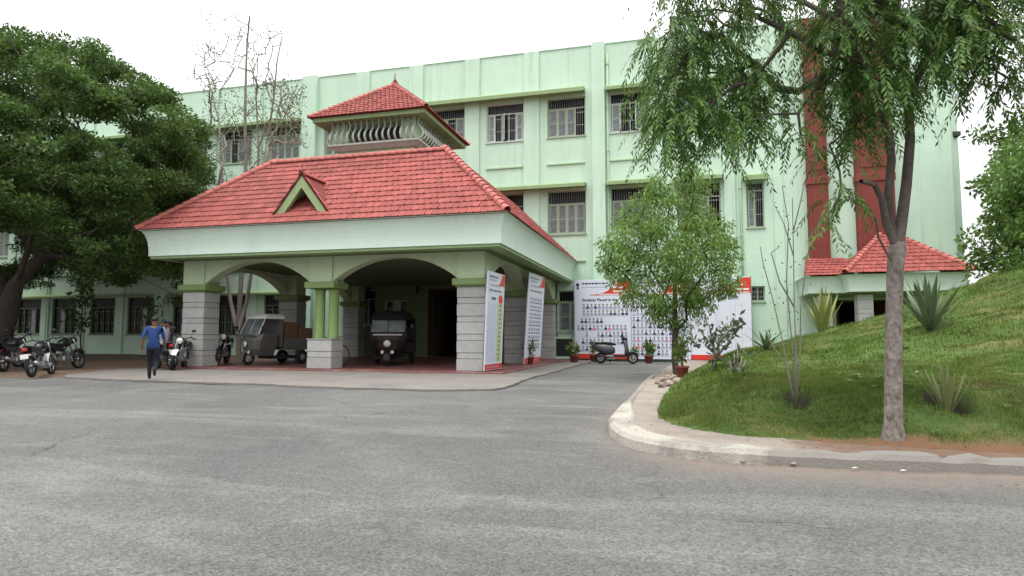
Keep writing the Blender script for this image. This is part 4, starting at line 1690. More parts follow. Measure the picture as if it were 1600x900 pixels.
# its side slopes run back into the main slope
for s in (-1, 1):
    ye = EY + RUN * (gz0 - EZ) / (TZ - EZ) + .02
    P0 = Vector((GC + s * (hw + .04), gy - .05, gz0 + .02))
    P1 = Vector((GC + s * (hw + .04), ye + .2, gz0 + .02))
    Q0 = Vector((GC, gy - .05, gz1 + .05))
    Q1 = Vector((GC, ybk + .1, gz1 + .05))
    dm = MB()
    dm.quad(P0, P1, Q1, Q0)
    dk_ = dm.build('gablet_deck', M['deck'], gab, True)
    tm = MB()
    if s > 0:
        tiles_joined(tm, *lay_tiles(P0, P1, Q0, Q1, .22, .28), tw=.22, th=.28)
    else:
        tiles_joined(tm, *lay_tiles(P1, P0, Q1, Q0, .22, .28), tw=.22, th=.28)
    o = tm.build('gablet_tiles', M['tile'], gab, True)
    o['kind'] = 'stuff'
    MB().add([P0 + Vector((0, .06, -.02)), Q0 + Vector((0, .06, -.03)), Q1 + Vector((0, 0, -.03)), P1 + Vector((0, 0, -.02))], [(0, 1, 2, 3)]).build('gablet_soffit', M['beam'], gab, True)
ridge_line(ridge_mesh(.3, .1, .09), (GC, gy - .06, gz1 + .06), (GC, ybk, gz1 + .06), gab, OFF, .26)
finial(POR, (GC, gy + .03, gz1 + .06), .42, 'redpaint')

# lantern above the porch roof
LC = Vector((-12.3, 25.5, 0))


def sq(h_, z):
    return [(LC.x - h_, LC.y - h_, z), (LC.x + h_, LC.y - h_, z), (LC.x + h_, LC.y + h_, z), (LC.x - h_, LC.y + h_, z)]


lm = MB()
lm.loft([sq(1.72, TZ - .3), sq(1.72, 9.22)], 0, False, False)
# upper wall with openings: four corner piers and a lintel
for sx in (-1, 1):
    for sy in (-1, 1):
        lm.box((LC.x + sx * 1.6 - .35, LC.y + sy * 1.6 - .35, 9.4), (LC.x + sx * 1.6 + .35, LC.y + sy * 1.6 + .35, 10.35))
lm.box((LC.x - 1.9, LC.y - 1.9, 10.3), (LC.x + 1.9, LC.y + 1.9, 10.45))
LAN = lm.build('lantern', M['pale_trim'], POR, True)
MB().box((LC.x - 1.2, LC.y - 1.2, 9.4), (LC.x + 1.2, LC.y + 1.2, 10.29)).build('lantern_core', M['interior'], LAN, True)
lm = MB()
lm.loft([sq(1.78, 9.2), sq(1.85, 9.2), sq(2.02, 9.33), sq(2.1, 9.36), sq(2.1, 9.44), sq(1.6, 9.445)], 0, True, False)
lm.build('railing_base', M['frame2'], LAN, True)
bal = MB()
bal.tube([(2.0, 0, 9.43), (2.16, 0, 9.52), (2.25, 0, 9.66), (2.2, 0, 9.82), (2.07, 0, 9.98), (2.0, 0, 10.12), (2.03, 0, 10.28), (2.12, 0, 10.40)], [.05, .05, .05, .045, .042, .04, .04, .045], 6, 0)
BME = bal.mesh('baluster', M['frame2'])
for q in range(4):
    for k in range(15):
        off_ = (k - 7) * .272
        mt = Matrix.Translation(LC - OFF) @ Matrix.Rotation(q * PI / 2, 4, 'Z') @ Matrix.Translation((0, off_, 0))
        child('baluster', BME, LAN, mt)
lm = MB()
lm.loft([sq(2.05, 10.38), sq(2.56, 10.30), sq(2.56, 10.47), sq(2.3, 10.48)], 0, True, False)
lm.build('eave_board', M['wall_trim'], LAN, True)
EH, AZ = 2.68, 12.72
apex = (LC.x, LC.y, AZ)
lm = MB()
cs = sq(EH, 10.49)
for i in range(4):
    lm.add([cs[i], cs[(i + 1) % 4], apex], [(0, 1, 2)])
lm.add(cs, [(3, 2, 1, 0)])
LR = lm.build('lantern_roof', M['deck'], LAN, True)
# (tiles of the lantern stay one level below the lantern)
tm = MB()
for i in range(4):
    P0, P1 = Vector(cs[i]), Vector(cs[(i + 1) % 4])
    mid = Vector(apex)
    tiles_joined(tm, *lay_tiles(P0, P1, mid - (P1 - P0) * .004, mid + (P1 - P0) * .004, .2, .25), tw=.2, th=.25)
o = tm.build('lantern_tiles', M['tile'], LAN, True)
o['kind'] = 'stuff'
rs = ridge_mesh(.3, .105, .09)
for c_ in cs:
    ridge_line(rs, c_, apex, LAN, OFF, .25, .02)
finial(LAN, (LC.x, LC.y, AZ + .02), .62, 'redpaint')

# ================================================================ side entrance canopy on the right
CAN = thing('entrance_canopy', 'small red tiled canopy over the side entrance behind the grassy mound', 'canopy', (9, 31, 0))
OFC = top_loc(CAN)
ZC = 4.0
mb = MB()
MAINC = [(7.0, 29.45), (11.85, 29.45)]
P = [(7.0, 29.45, ZC), (11.85, 29.45, ZC), (12.1, WY - .05, ZC), (7.0, WY - .05, ZC)]
top0, top1 = (9.2, 32.4, 5.95), (9.9, 32.4, 5.95)
slopes = [((7.0, 29.45, ZC), (11.85, 29.45, ZC), top0, top1), ((11.85, 29.45, ZC), (11.85, 32.4, ZC), top1, (9.95, 32.4, 5.95)),
          ((7.0, 32.4, ZC), (7.0, 29.45, ZC), (9.15, 32.4, 5.95), top0),
          ((5.55, 30.4, ZC), (7.6, 30.4, ZC), (6.0, 32.45, 4.95), (8.0, 32.45, 4.95))]
for a, b_, c_, d_ in slopes:
    mb.quad(a, b_, d_, c_)
CR = mb.build('roof', M['deck'], CAN, True)
allf = []
tm = MB()
for s_ in slopes:
    f_ = lay_tiles(*s_)
    if s_ is slopes[0]:
        for t in f_[1]:
            child('roof_tile', TILE_ME, CR, Matrix.Translation(-OFC) @ f_[0] @ Matrix.Translation((t[0], t[1], t[2])))
        tiles_joined(tm, f_[0], [], f_[2], f_[3], f_[4])
    else:
        tiles_joined(tm, *f_)
o = tm.build('remaining_roof_tiles', M['tile'], CR, True)
o['kind'] = 'stuff'
ridge_line(RME, (7.0, 29.45, ZC), top0, CR, OFC)
ridge_line(RME, (11.85, 29.45, ZC), top1, CR, OFC)
cv = [(-.35, 3.2), (0, 3.2), (0, 3.28)] + [(.2 * (1 - math.cos(t)), 3.28 + .66 * math.sin(t)) for t in np.linspace(.12, PI / 2, 7)] + [(-.1, 3.96)]
fascia_loft(cv, 7.2, 11.62, 29.7, WY - .02, 'fascia', 'fascia', CAN)
fascia_loft([(o_, z + .012) for o_, z in cv], 5.78, 7.5, 30.65, WY - .02, 'fascia', 'fascia', CAN)
MB().box((7.4, 29.9, 3.14), (11.95, WY - .02, 3.21)).build('ceiling', M['wall_trim'], CAN, True)
MB().box((5.95, 30.9, 3.15), (7.45, WY - .02, 3.22)).build('ceiling', M['wall_trim'], CAN, True)
for x, y in ((6.15, 30.8), (7.6, 30.0), (10.9, 30.0)):
    cc = MB().box((x + .02, y + .02, -.1), (x + .58, y + .58, 3.14)).build('pillar', M['stone_dark'], CAN, True)
    z = 0
    k = 0
    while z < 3.0:
        h_ = (.41, .205)[k % 2]
        MB().box((x, y, z + .01), (x + .6, y + .6, min(z + h_, 3.13)), 0, .008).build('stone_course', M['stone'], cc, True)
        z += h_
        k += 1
MB().box((5.6, 29.6, -.1), (12.4, WY - .03, .5), 0, .02).build('platform', M['floor_red'], CAN, True)
# ================================================================ trees and plants
def leaves_mesh(name, C, D, L, W, m, fold=0.0, up=None):
    """rhombic leaves: C centres/bases (n,3), D directions (n,3), lengths L, widths W"""
    n = len(C)
    D = D / (np.linalg.norm(D, axis=1)[:, None] + 1e-9)
    if up is None:
        up = rng.normal(size=(n, 3))
    S = np.cross(D, up)
    S /= (np.linalg.norm(S, axis=1)[:, None] + 1e-9)
    L = np.broadcast_to(L, (n,))[:, None]
    W = np.broadcast_to(W, (n,))[:, None]
    V = np.empty((n, 4, 3))
    V[:, 0] = C
    V[:, 1] = C + D * L * .5 + S * W * .5
    V[:, 2] = C + D * L
    V[:, 3] = C + D * L * .5 - S * W * .5
    F = np.arange(n * 4).reshape(-1, 4)
    return np_mesh(name, V.reshape(-1, 3), F, m)


def grow(trunk, targets, trunk_r, tip_r=.012, step=.5, wob=.12, sag=.0, expo=2.2, start=0, zmin=None, hub=None):
    """woody skeleton: trunk = list of chains of points (first chain is the stem, others start on it); targets get a branch
    from the nearest node. Returns nodes, parents, radii"""
    nodes = []
    par = []
    for ch in trunk:
        prev = None
        if nodes:
            d = [(Vector(ch[0]) - p).length for p in nodes]
            prev = int(np.argmin(d))
        for i, p in enumerate(ch):
            nodes.append(Vector(p))
            par.append(prev if prev is not None else -1)
            prev = len(nodes) - 1
    base = len(nodes)
    P = np.array([tuple(p) for p in nodes])
    root = P[min(start, len(P) - 1)] if hub is None else np.array(tuple(hub))
    targets = sorted(targets, key=lambda t: np.linalg.norm(np.array(t) - root))
    arr = np.empty((200000, 3), np.float32)
    arr[:len(nodes)] = P
    AD = np.empty(200000, np.float32)
    AD[:len(nodes)] = np.linalg.norm(P - root, axis=1)
    okc = np.zeros(200000, np.float32)
    okc[:min(start, len(nodes))] = 50
    if zmin is not None:
        okc[:len(nodes)] += 50 * (P[:, 2] < zmin)
    for t in targets:
        t = Vector(t)
        NN = len(nodes)
        # favour nodes nearer the root than the target (branches run outward)
        tr = float(np.linalg.norm(np.array(t) - root))
        cost = np.linalg.norm(arr[:NN] - np.array(t, dtype=np.float32), axis=1) + .35 * AD[:NN] + okc[:NN] + 2.0 * np.maximum(0, AD[:NN] - tr)
        j = int(np.argmin(cost))
        p0 = nodes[j]
        L = (t - p0).length
        n = max(1, int(L / step))
        side = Vector(rng.normal(size=3)) * wob * L * .5
        prev = j
        for k in range(1, n + 1):
            s = k / n
            p = p0.lerp(t, s) + side * math.sin(PI * s) * .6 + Vector((0, 0, sag * L * math.sin(PI * s)))
            if k < n:
                p += Vector(rng.normal(size=3)) * .05 * step
            arr[len(nodes)] = tuple(p)
            AD[len(nodes)] = float(np.linalg.norm(np.array(tuple(p)) - root))
            nodes.append(p)
            par.append(prev)
            prev = len(nodes) - 1
    n = len(nodes)
    kids = [[] for _ in range(n)]
    for i, p in enumerate(par):
        if p >= 0:
            kids[p].append(i)
    acc = [0.0] * n
    for i in range(n - 1, -1, -1):
        if not kids[i]:
            acc[i] = tip_r ** expo
        else:
            acc[i] = sum(acc[k] for k in kids[i])
    r = [a ** (1 / expo) for a in acc]
    # order may not be strictly parent-first for late chains: fix by repeated sweep
    s = trunk_r / max(r[0], 1e-6)
    r = [max(tip_r * .7, x * (s if s < 1 else s ** (min(1, x / r[0]) ** .3))) for x in r]
    return nodes, par, kids, r


def wood(mb, nodes, par, kids, r, sides=7, thin=5, skip=0):
    done = set(range(skip))
    for i in range(len(nodes)):
        if i in done:
            continue
        chain = [i]
        rad = [r[i]]
        if par[i] >= 0:
            chain = [par[i], i]
            rad = [min(r[par[i]], r[i] * 1.25), r[i]]
        done.add(i)
        c = i
        while kids[c]:
            k = max(kids[c], key=lambda q: r[q])
            if k in done:
                break
            chain.append(k)
            rad.append(r[k])
            done.add(k)
            c = k
        if len(chain) > 1:
            mb.tube([nodes[q] for q in chain], rad, sides if rad[0] > .06 else thin, 0, False)


def clump_leaves(centres, radii, per, flat=.5, dens_top=True):
    """leaf anchor points in flattened puffs"""
    C = []
    O = []
    for c, rr in zip(centres, radii):
        n = int(per * rr * rr)
        u = rng.normal(size=(n, 3))
        u /= np.linalg.norm(u, axis=1)[:, None]
        q = rng.random(n) ** .45
        p = u * q[:, None] * np.array([rr, rr, rr * flat])
        C.append(np.array(c) + p)
        O.append(u)
    return np.vstack(C), np.vstack(O)


def tree_thing(name, label, cat, base, group=None):
    return thing(name, label, cat, base, 0, group)


def to_local(arr, base):
    return np.asarray(arr) - np.array(tuple(base))


# ---- the big spreading rain tree on the left
def rain_tree():
    base = Vector((-28.9, 21.0, 0))
    T = tree_thing('rain_tree', 'huge dark green spreading tree shading the parked motorcycles on the left', 'tree', base)
    b0 = Vector((-29.0, 21.0, -.1))
    stem = [b0, b0 + Vector((.1, 0, 1.2)), b0 + Vector((.35, 0, 2.4)), b0 + Vector((.9, -.1, 3.6))]
    l1 = [stem[3], b0 + Vector((1.7, -.3, 4.9)), b0 + Vector((2.5, -.6, 6.2)), b0 + Vector((3.4, -.8, 7.4)), b0 + Vector((4.6, -1.0, 8.3))]
    l2 = [stem[2], b0 + Vector((-.6, .2, 3.9)), b0 + Vector((-1.7, .4, 5.4)), b0 + Vector((-2.6, .3, 7.2)), b0 + Vector((-3.0, .2, 9.0))]
    l3 = [stem[3], b0 + Vector((.9, 1.0, 5.0)), b0 + Vector((.9, 1.6, 7.0)), b0 + Vector((1.2, 1.5, 9.5)), b0 + Vector((1.5, 1.2, 11.5))]
    l4 = [stem[2], b0 + Vector((-.4, -1.1, 4.0)), b0 + Vector((-.5, -2.4, 6.0)), b0 + Vector((0, -3.2, 8.4))]
    l5 = [l1[1], b0 + Vector((3.2, .3, 5.6)), b0 + Vector((5.0, .6, 6.1)), b0 + Vector((6.6, .5, 6.3))]
    cs_, rs_ = [], []
    cx, cy = base.x - 2.2, base.y + .8
    # umbrella of layered foliage pads, widened out of view to shade the left wing
    cx, cy, rx, ry = -34.2, 20.6, 15.6, 12.4
    for k in range(470):
        a = rng.uniform(0, 2 * PI)
        q = math.sqrt(rng.random())
        x = cx + rx * q * math.cos(a)
        y = cy + ry * q * math.sin(a)
        topz = 16.2 - 6.6 * q ** 2.6 + .7 * math.sin(a * 3 + 1)
        lowz = 6.6 - 2.9 * q ** 1.2
        z = topz - (topz - lowz) * (rng.random() ** 1.1)
        if y < 13 and z < 7:
            z += 2.5
        R_ = rng.uniform(.9, 1.7)
        tx, ty = rng.normal(size=2) * .12
        for s_ in range(int(2.6 * R_ * R_) + 3):
            ox, oy = rng.normal(size=2) * R_ * .55
            zz = z - .10 * (ox * ox + oy * oy) + tx * ox + ty * oy + rng.normal() * .12
            if base.x + 2 < x + ox and zz < 3.9 + (.8 if y < cy - 2 else 0):
                continue
            cs_.append((x + ox, y + oy, zz))
            rs_.append(rng.uniform(.42, .85))
    # the dome's outline: keep the puffs under it
    SX = [-200, 0, 60, 100, 150, 190, 215, 260, 290, 310, 325, 335]
    SY = [44, 42, 50, 64, 74, 92, 107, 137, 155, 185, 225, 262]
    cs2, rs2 = [], []
    for c, r_ in zip(cs_, rs_):
        v = Vector(c) - CAM
        dp = v.dot(_fw)
        if dp < 4:
            cs2.append(c)
            rs2.append(r_)
            continue
        pxx = 800 + FPX * v.dot(RT) / dp
        if pxx < -250:
            cs2.append(c)
            rs2.append(r_)
            continue
        rp = r_ * FPX / dp
        pyy = 450 - FPX * v.dot(UP) / dp
        if pxx + rp * .8 > 338:
            continue
        lim = float(np.interp(pxx + rp * .3, SX, SY)) + rp * .3
        if pyy < lim:
            lim += rng.uniform(0, 1) ** 2 * 150 + rng.uniform(-10, 6)
            zz = c[2] - (lim - pyy) * dp / FPX
            if zz < 4.6:
                continue
            c = (c[0], c[1], zz)
        cs2.append(c)
        rs2.append(r_)
    cs_, rs_ = cs2, rs2
    # some drooping sprays at the right, hanging in front of the wall
    for px_, py_, yy in ((205, 400, 20), (180, 380, 19.5), (150, 410, 20), (140, 430, 20.5), (225, 330, 20), (100, 350, 20), (170, 340, 20), (190, 365, 20), (60, 360, 20), (110, 410, 20), (205, 345, 20.3), (250, 310, 20.8), (160, 395, 19.8), (285, 290, 21), (300, 250, 21), (310, 200, 22), (265, 170, 22), (120, 380, 20), (90, 380, 20), (215, 420, 20.4)):
        p = at(px_, py_, yy)
        cs_.append(tuple(p))
        rs_.append(rng.uniform(.5, .85))
    nodes, par, kids, r = grow([stem, l1, l2, l3, l4, l5], cs_, .44, .014, .7, .16, .03, 2.25, 2)
    nodes = [p - base for p in nodes]
    mb = MB()
    wood(mb, nodes, par, kids, r, 9, 5)
    mb.build('trunk', M['bark_dark'], T)
    seen = [(-x / max(y, .1)) < 1.45 for x, y, z in cs_]
    C, O = clump_leaves([c for c, v in zip(cs_, seen) if v], [c for c, v in zip(rs_, seen) if v], 560, .42)
    C2, O2 = clump_leaves([c for c, v in zip(cs_, seen) if not v], [c for c, v in zip(rs_, seen) if not v], 150, .36)
    big = np.concatenate([np.ones(len(C)), np.full(len(C2), 1.6)])
    C, O = np.vstack([C, C2]), np.vstack([O, O2])
    n = len(C)
    Dv = O * np.array([1, 1, .6]) + rng.normal(size=(n, 3)) * .6 + np.array([0, 0, .1])
    me = leaves_mesh('crown', to_local(C, base), Dv, rng.uniform(.11, .22, n) * big, rng.uniform(.06, .11, n) * big, M['leaf_rain'],
                     up=np.array([0, 0, 1.0]) + rng.normal(size=(n, 3)) * .55)
    child('crown', me, T)


rain_tree()


# ---- feathery fronds
def frond_block(anchors, dirs, lengths, npair, leafl, leafw, name, m, base, droop=.9):
    """pinnate leaves: many leaflets along drooping stalks"""
    n = len(anchors)
    A_ = np.asarray(anchors)
    D = np.asarray(dirs)
    D = D / np.linalg.norm(D, axis=1)[:, None]
    L = np.asarray(lengths)
    side = np.cross(D, np.array([0, 0, 1.0]) + rng.normal(size=(n, 3)) * .25)
    side /= np.linalg.norm(side, axis=1)[:, None] + 1e-9
    CC, DD, UU = [], [], []
    for k in range(npair):
        s = .12 + .88 * (k + .5) / npair
        pos = A_ + D * (L * s)[:, None] + np.array([0, 0, -1.0]) * (droop * L * s * s)[:, None]
        tang = D + np.array([0, 0, -1.0]) * (2 * droop * s)
        tang /= np.linalg.norm(tang, axis=1)[:, None]
        nrm_ = np.cross(side, tang)
        for sg in (-1, 1):
            d = side * sg * .6 + tang * .8 + np.array([0, 0, -.25]) + rng.normal(size=(n, 3)) * .12
            CC.append(pos)
            DD.append(d)
            UU.append(nrm_ + rng.normal(size=(n, 3)) * .25)
    CC = np.vstack(CC)
    DD = np.vstack(DD)
    UU = np.vstack(UU)
    k = len(CC)
    return leaves_mesh(name, to_local(CC, base), DD, rng.uniform(.8, 1.2, k) * leafl, rng.uniform(.8, 1.2, k) * leafw, m, up=UU)


def fg_tree():
    base = Vector((2.27, 7.8, .05))
    T = tree_thing('roadside_tree', 'tall forked tree with pale grey trunk and feathery hanging leaves beside the kerb', 'tree', base)
    Y0 = 7.8
    def a(x, y, dy=0.0):
        return at(x, y, Y0 + dy)
    b0 = a(1395, 694)
    b0.z = .0
    stem = [b0, a(1396, 660), a(1396, 560), a(1397, 480), a(1399, 420), a(1402, 388)]
    lr = [stem[-1], a(1408, 350), a(1416, 290, .05), a(1422, 220, .1), a(1420, 160, .15), a(1412, 100, .2), a(1404, 40, .3), a(1400, -40, .4), a(1395, -130, .5)]
    ll = [stem[-1], a(1392, 345), a(1388, 300, -.05), a(1393, 250, -.1), a(1388, 200, -.2), a(1372, 150, -.3), a(1350, 95, -.4), a(1325, 40, -.5), a(1300, -30, -.6), a(1270, -110, -.7)]
    stub = [stem[-1], a(1385, 350, -.1), a(1378, 310, -.2), a(1366, 288, -.3), a(1345, 283, -.45)]
    rr = [lr[4], a(1445, 90, .1), a(1475, 60, .0), a(1515, 30, -.1), a(1570, 5, -.2), a(1640, -40, -.3)]
    lf = [ll[6], a(1290, 80, -.3), a(1235, 50, -.2), a(1180, 25, 0), a(1120, 15, .2), a(1060, 20, .3)]
    lf2 = [ll[7], a(1250, 0, .4), a(1180, -40, .6), a(1110, -60, .8)]
    lowr = [stem[-2], a(1385, 395, -.1), a(1372, 370, -.2), a(1368, 340, -.3)]
    targets = []
    regs = [  # px box, count, dy range
        (1025, 1128, 10, 205, 42, (-.6, .9)), (1045, 1120, -120, 20, 14, (-.6, .8)), (1130, 1225, -120, 30, 14, (-.8, .9)), (1130, 1195, 40, 200, 15, (-.7, .8)), (1195, 1265, 130, 240, 4, (-.5, .5)),
        (1250, 1400, -140, 30, 24, (-1.0, 1.0)), (1295, 1400, 40, 150, 32, (-.7, 1.0)), (1295, 1345, 180, 280, 6, (-.2, .6)),
        (1400, 1520, -120, 30, 26, (-.9, .9)), (1400, 1530, 20, 105, 20, (-.6, .9)), (1515, 1640, -100, 70, 24, (-.8, .6)), (1530, 1600, 90, 120, 3, (-.4, .3)),
        (1640, 1800, -100, 120, 14, (-1, 1))]
    for x0, x1, y0, y1, n, dy in regs:
        for k in range(n):
            targets.append(tuple(a(rng.uniform(x0, x1), rng.uniform(y0, y1), rng.uniform(*dy))))
    extra = [a(1030, 150, .2), a(1045, 195, .1), a(1060, 215), a(1150, 200), a(1165, 230), a(1300, 330, -.4), a(1315, 300, -.4), a(1580, 125), a(1555, 110)]
    targets += [tuple(p) for p in extra]
    # a wider crown out of frame overhead and to the right
    for k in range(60):
        an = rng.uniform(0, 2 * PI)
        q = math.sqrt(rng.random()) * 3.0
        targets.append((base.x + .2 + q * math.cos(an), base.y + q * math.sin(an), rng.uniform(5.4, 7.2)))
    nodes, par, kids, r = grow([stem, lr, ll, stub, rr, lf, lf2, lowr], targets, .135, .0065, .22, .14, .02, 2.5, 5, a(1400, 165).z, a(1345, 20))
    # measured stem thickness
    for i in range(6):
        r[i] = (.150, .094, .086, .083, .085, .092)[i]
    o = 6
    for j in range(len(lr)):
        r[o + j] = min(max(r[o + j] * .7, .05), .066 - .005 * j) if j < 9 else r[o + j]
    o += len(lr)
    for j in range(len(ll)):
        r[o + j] = min(max(r[o + j] * .7, .045), .064 - .004 * j) if j < 10 else r[o + j]
    o += len(ll)
    for j in range(len(stub)):
        r[o + j] = .05 - .007 * j
    nodes = [p - base for p in nodes]
    mb = MB()
    mb.tube(nodes[:6] + [nodes[5] + (nodes[5] - nodes[4]) * .3], r[:6] + [r[5] * .8], 14, 0, False)
    mb.build('trunk', M['bark_grey'], T)
    mb = MB()
    kids[4] = [k_ for k_ in kids[4] if k_ != 5]
    kids[0], kids[1], kids[2], kids[3] = [], [], [], []
    wood(mb, nodes, par, kids, r, 12, 5, 6)
    mb.build('limbs', M['bark_limb_shaded'], T)
    anc, dr, ln = [], [], []
    NA = np.array([tuple(p) for p in nodes]) + np.array(tuple(base))
    for t in targets:
        m_ = rng.integers(6, 12)
        for k in range(m_):
            an = rng.uniform(0, 2 * PI)
            d = Vector((math.cos(an), math.sin(an), rng.uniform(-.35, .45)))
            p = Vector(t) + Vector(rng.normal(size=3)) * .12
            anc.append(tuple(p))
            dr.append(tuple(d))
            ln.append(rng.uniform(.26, .5))
    me = frond_block(anc, dr, ln, 11, .092, .0235, 'crown', M['leaf_fg'], base, 1.0)
    child('crown', me, T)
    return T


fg_tree()


# ---- young light green tree by the kerb, in front of the hoarding
def small_tree():
    base = Vector((-.05, 19.9, 0))
    T = tree_thing('young_tree', 'young bushy light green tree standing before the white hoarding', 'tree', base)
    Y0 = 19.9
    def a(x, y, dy=0.0):
        return at(x, y, Y0 + dy)
    b0 = Vector((-.05, 19.9, -.05))
    stem = [b0, a(1054, 560), a(1055, 520), a(1054, 480), a(1055, 440), a(1058, 400, .1), a(1060, 350, .1), a(1063, 310, .1), a(1066, 280, .1)]
    l1 = [stem[3], a(1035, 450, -.2), a(1015, 420, -.4), a(1000, 390, -.5)]
    l2 = [stem[4], a(1080, 420, .3), a(1100, 400, .4), a(1120, 390, .4)]
    cs_, rs_ = [], []
    rows = [(505, 1040, 1075, 3), (485, 1005, 1100, 9), (460, 975, 1125, 17), (435, 955, 1142, 22), (410, 945, 1150, 24), (385, 945, 1148, 24), (360, 955, 1135, 20), (335, 975, 1118, 16), (310, 995, 1105, 11), (290, 1020, 1095, 7), (270, 1042, 1082, 3), (255, 1052, 1072, 1)]
    for y, x0, x1, n in rows:
        for k in range(n):
            x = rng.uniform(x0, x1)
            half = (x1 - x0) / 2 / 46
            dy = rng.uniform(-1, 1) * half * .8
            cs_.append(tuple(a(x, y + rng.uniform(-12, 12), dy)))
            rs_.append(rng.uniform(.28, .5))
    nodes, par, kids, r = grow([stem, l1, l2], cs_, .10, .008, .3, .15, .02, 2.2, 2)
    nodes = [p - base for p in nodes]
    mb = MB()
    wood(mb, nodes, par, kids, r, 9, 5)
    mb.build('trunk', M['bark_dark'], T)
    C, O = clump_leaves(cs_, [q * .96 for q in rs_], 830, .8)
    n = len(C)
    Dv = O * .6 + rng.normal(size=(n, 3)) * .4 + np.array([0, 0, -.75])
    me = leaves_mesh('crown', to_local(C, base), Dv, rng.uniform(.11, .2, n), rng.uniform(.03, .055, n), M['leaf_small'])
    child('crown', me, T)


small_tree()


# ---- leafy trees beyond the mound at the right edge
def puff_tree(name, label, base, cz, rad, m, n_cl, per, leaf, seed, zr=1.0, trunk_r=.14):
    base = Vector(base)
    T = tree_thing(name, label, 'tree', base, )
    stem = [base + Vector((0, 0, -.2)), base + Vector((.1, 0, cz * .3)), base + Vector((.05, .1, cz * .65)), base + Vector((0, .1, cz))]
    cs_, rs_ = [], []
    for k in range(n_cl):
        u = rng.normal(size=3)
        u /= np.linalg.norm(u)
        q = rng.random() ** .4
        p = np.array(tuple(base)) + np.array([0, 0, cz]) + u * q * np.array([rad, rad, rad * zr]) * rng.uniform(.85, 1.08)
        if p[2] < .8:
            continue
        cs_.append(tuple(p))
        rs_.append(rng.uniform(.4, .75))
    nodes, par, kids, r = grow([stem], cs_, trunk_r, .01, .45, .14, .03, 2.2, 1)
    nodes = [p - base for p in nodes]
    mb = MB()
    wood(mb, nodes, par, kids, r, 8, 5)
    mb.build('trunk', M['bark_dark'], T)
    C, O = clump_leaves(cs_, rs_, per, .75)
    n = len(C)
    Dv = O * .8 + rng.normal(size=(n, 3)) * .6 + np.array([0, 0, -.15])
    me = leaves_mesh('crown', to_local(C, base), Dv, rng.uniform(.7, 1.3, n) * leaf, rng.uniform(.7, 1.3, n) * leaf * .5, M[m])
    child('crown', me, T)
    return T


pA = at(1612, 400, 21)
puff_tree('leafy_tree', 'bright green rounded leafy tree behind the mound at the right edge', (pA.x + 1.7, 21.5, 0), 4.6, 3.1, 'leaf_right', 170, 480, .17, 1, 1.05)
pB = at(1600, 350, 27)
puff_tree('leafy_tree', 'darker tall tree rising behind the bright rounded tree at the right edge', (pB.x + 3.4, 30, 0), 8.2, 3.6, 'leaf_rain', 120, 300, .24, 2, 1.0)


# ---- nearly bare tree rising behind the porch roof
def bare_tree():
    g = Vector((-21.3, 27.6, 0))
    T = tree_thing('bare_tree', 'thin nearly leafless tree rising behind the left end of the porch roof', 'tree', g)
    Y0 = 27.6
    def a(x, y, dy=0.0):
        return at(x, y, Y0 + dy)
    b0 = Vector((a(374, 560).x, Y0, -.1))
    g = b0.copy()
    T.location = b0
    s0 = [b0, a(372, 520), a(374, 480), a(378, 420), a(382, 330), a(384, 250), a(383, 180), a(384, 120), a(386, 70), a(390, 25)]
    s1 = [s0[1], a(360, 470, .3), a(352, 400, .4), a(348, 320, .4), a(346, 250, .4), a(342, 190, .4), a(330, 140, .4), a(318, 105, .4)]
    s2 = [s0[1], a(386, 470, -.3), a(396, 400, -.3), a(402, 320, -.3), a(404, 230, -.3), a(400, 150, -.3), a(403, 90, -.3)]
    s3 = [s0[3], a(405, 300, .5), a(418, 220, .6), a(428, 150, .6), a(433, 95, .6), a(441, 55, .6)]
    s4 = [s3[2], a(440, 190, .8), a(455, 160, .9), a(472, 135, 1.0)]
    targets = []
    for x0, x1, y0, y1, n in ((318, 400, 20, 110, 34), (300, 345, 70, 150, 22), (390, 450, 40, 140, 28), (320, 470, 120, 230, 90), (430, 478, 130, 230, 26), (330, 420, 230, 300, 26)):
        for k in range(int(n * 1.7)):
            targets.append(tuple(a(rng.uniform(x0, x1), rng.uniform(y0, y1), rng.uniform(-1.4, 1.4))))
    nodes, par, kids, r = grow([s0, s1, s2, s3, s4], targets, .17, .011, .45, .12, .02, 2.5, 3)
    nodes = [p - g for p in nodes]
    r = [max(x, .013) for x in r]
    o = 0
    for ch, r0 in ((s0, .15), (s1, .11), (s2, .11), (s3, .085), (s4, .05)):
        for j in range(len(ch)):
            r[o + j] = max(.018, r0 * (1 - j / len(ch) * .85))
        o += len(ch)
    mb = MB()
    wood(mb, nodes, par, kids, r, 7, 4)
    mb.build('trunk', M['bark_pale'], T)
    lt = [t for t in targets if t[2] < 14.5]
    C, O = clump_leaves(targets + lt, [.4] * len(targets) + [.5] * len(lt), 30, .8)
    n = len(C)
    me = leaves_mesh('crown', to_local(C, g), rng.normal(size=(n, 3)) + np.array([0, 0, -.4]), rng.uniform(.08, .18, n), rng.uniform(.04, .09, n), M['leaf_dry'])
    child('crown', me, T)


bare_tree()


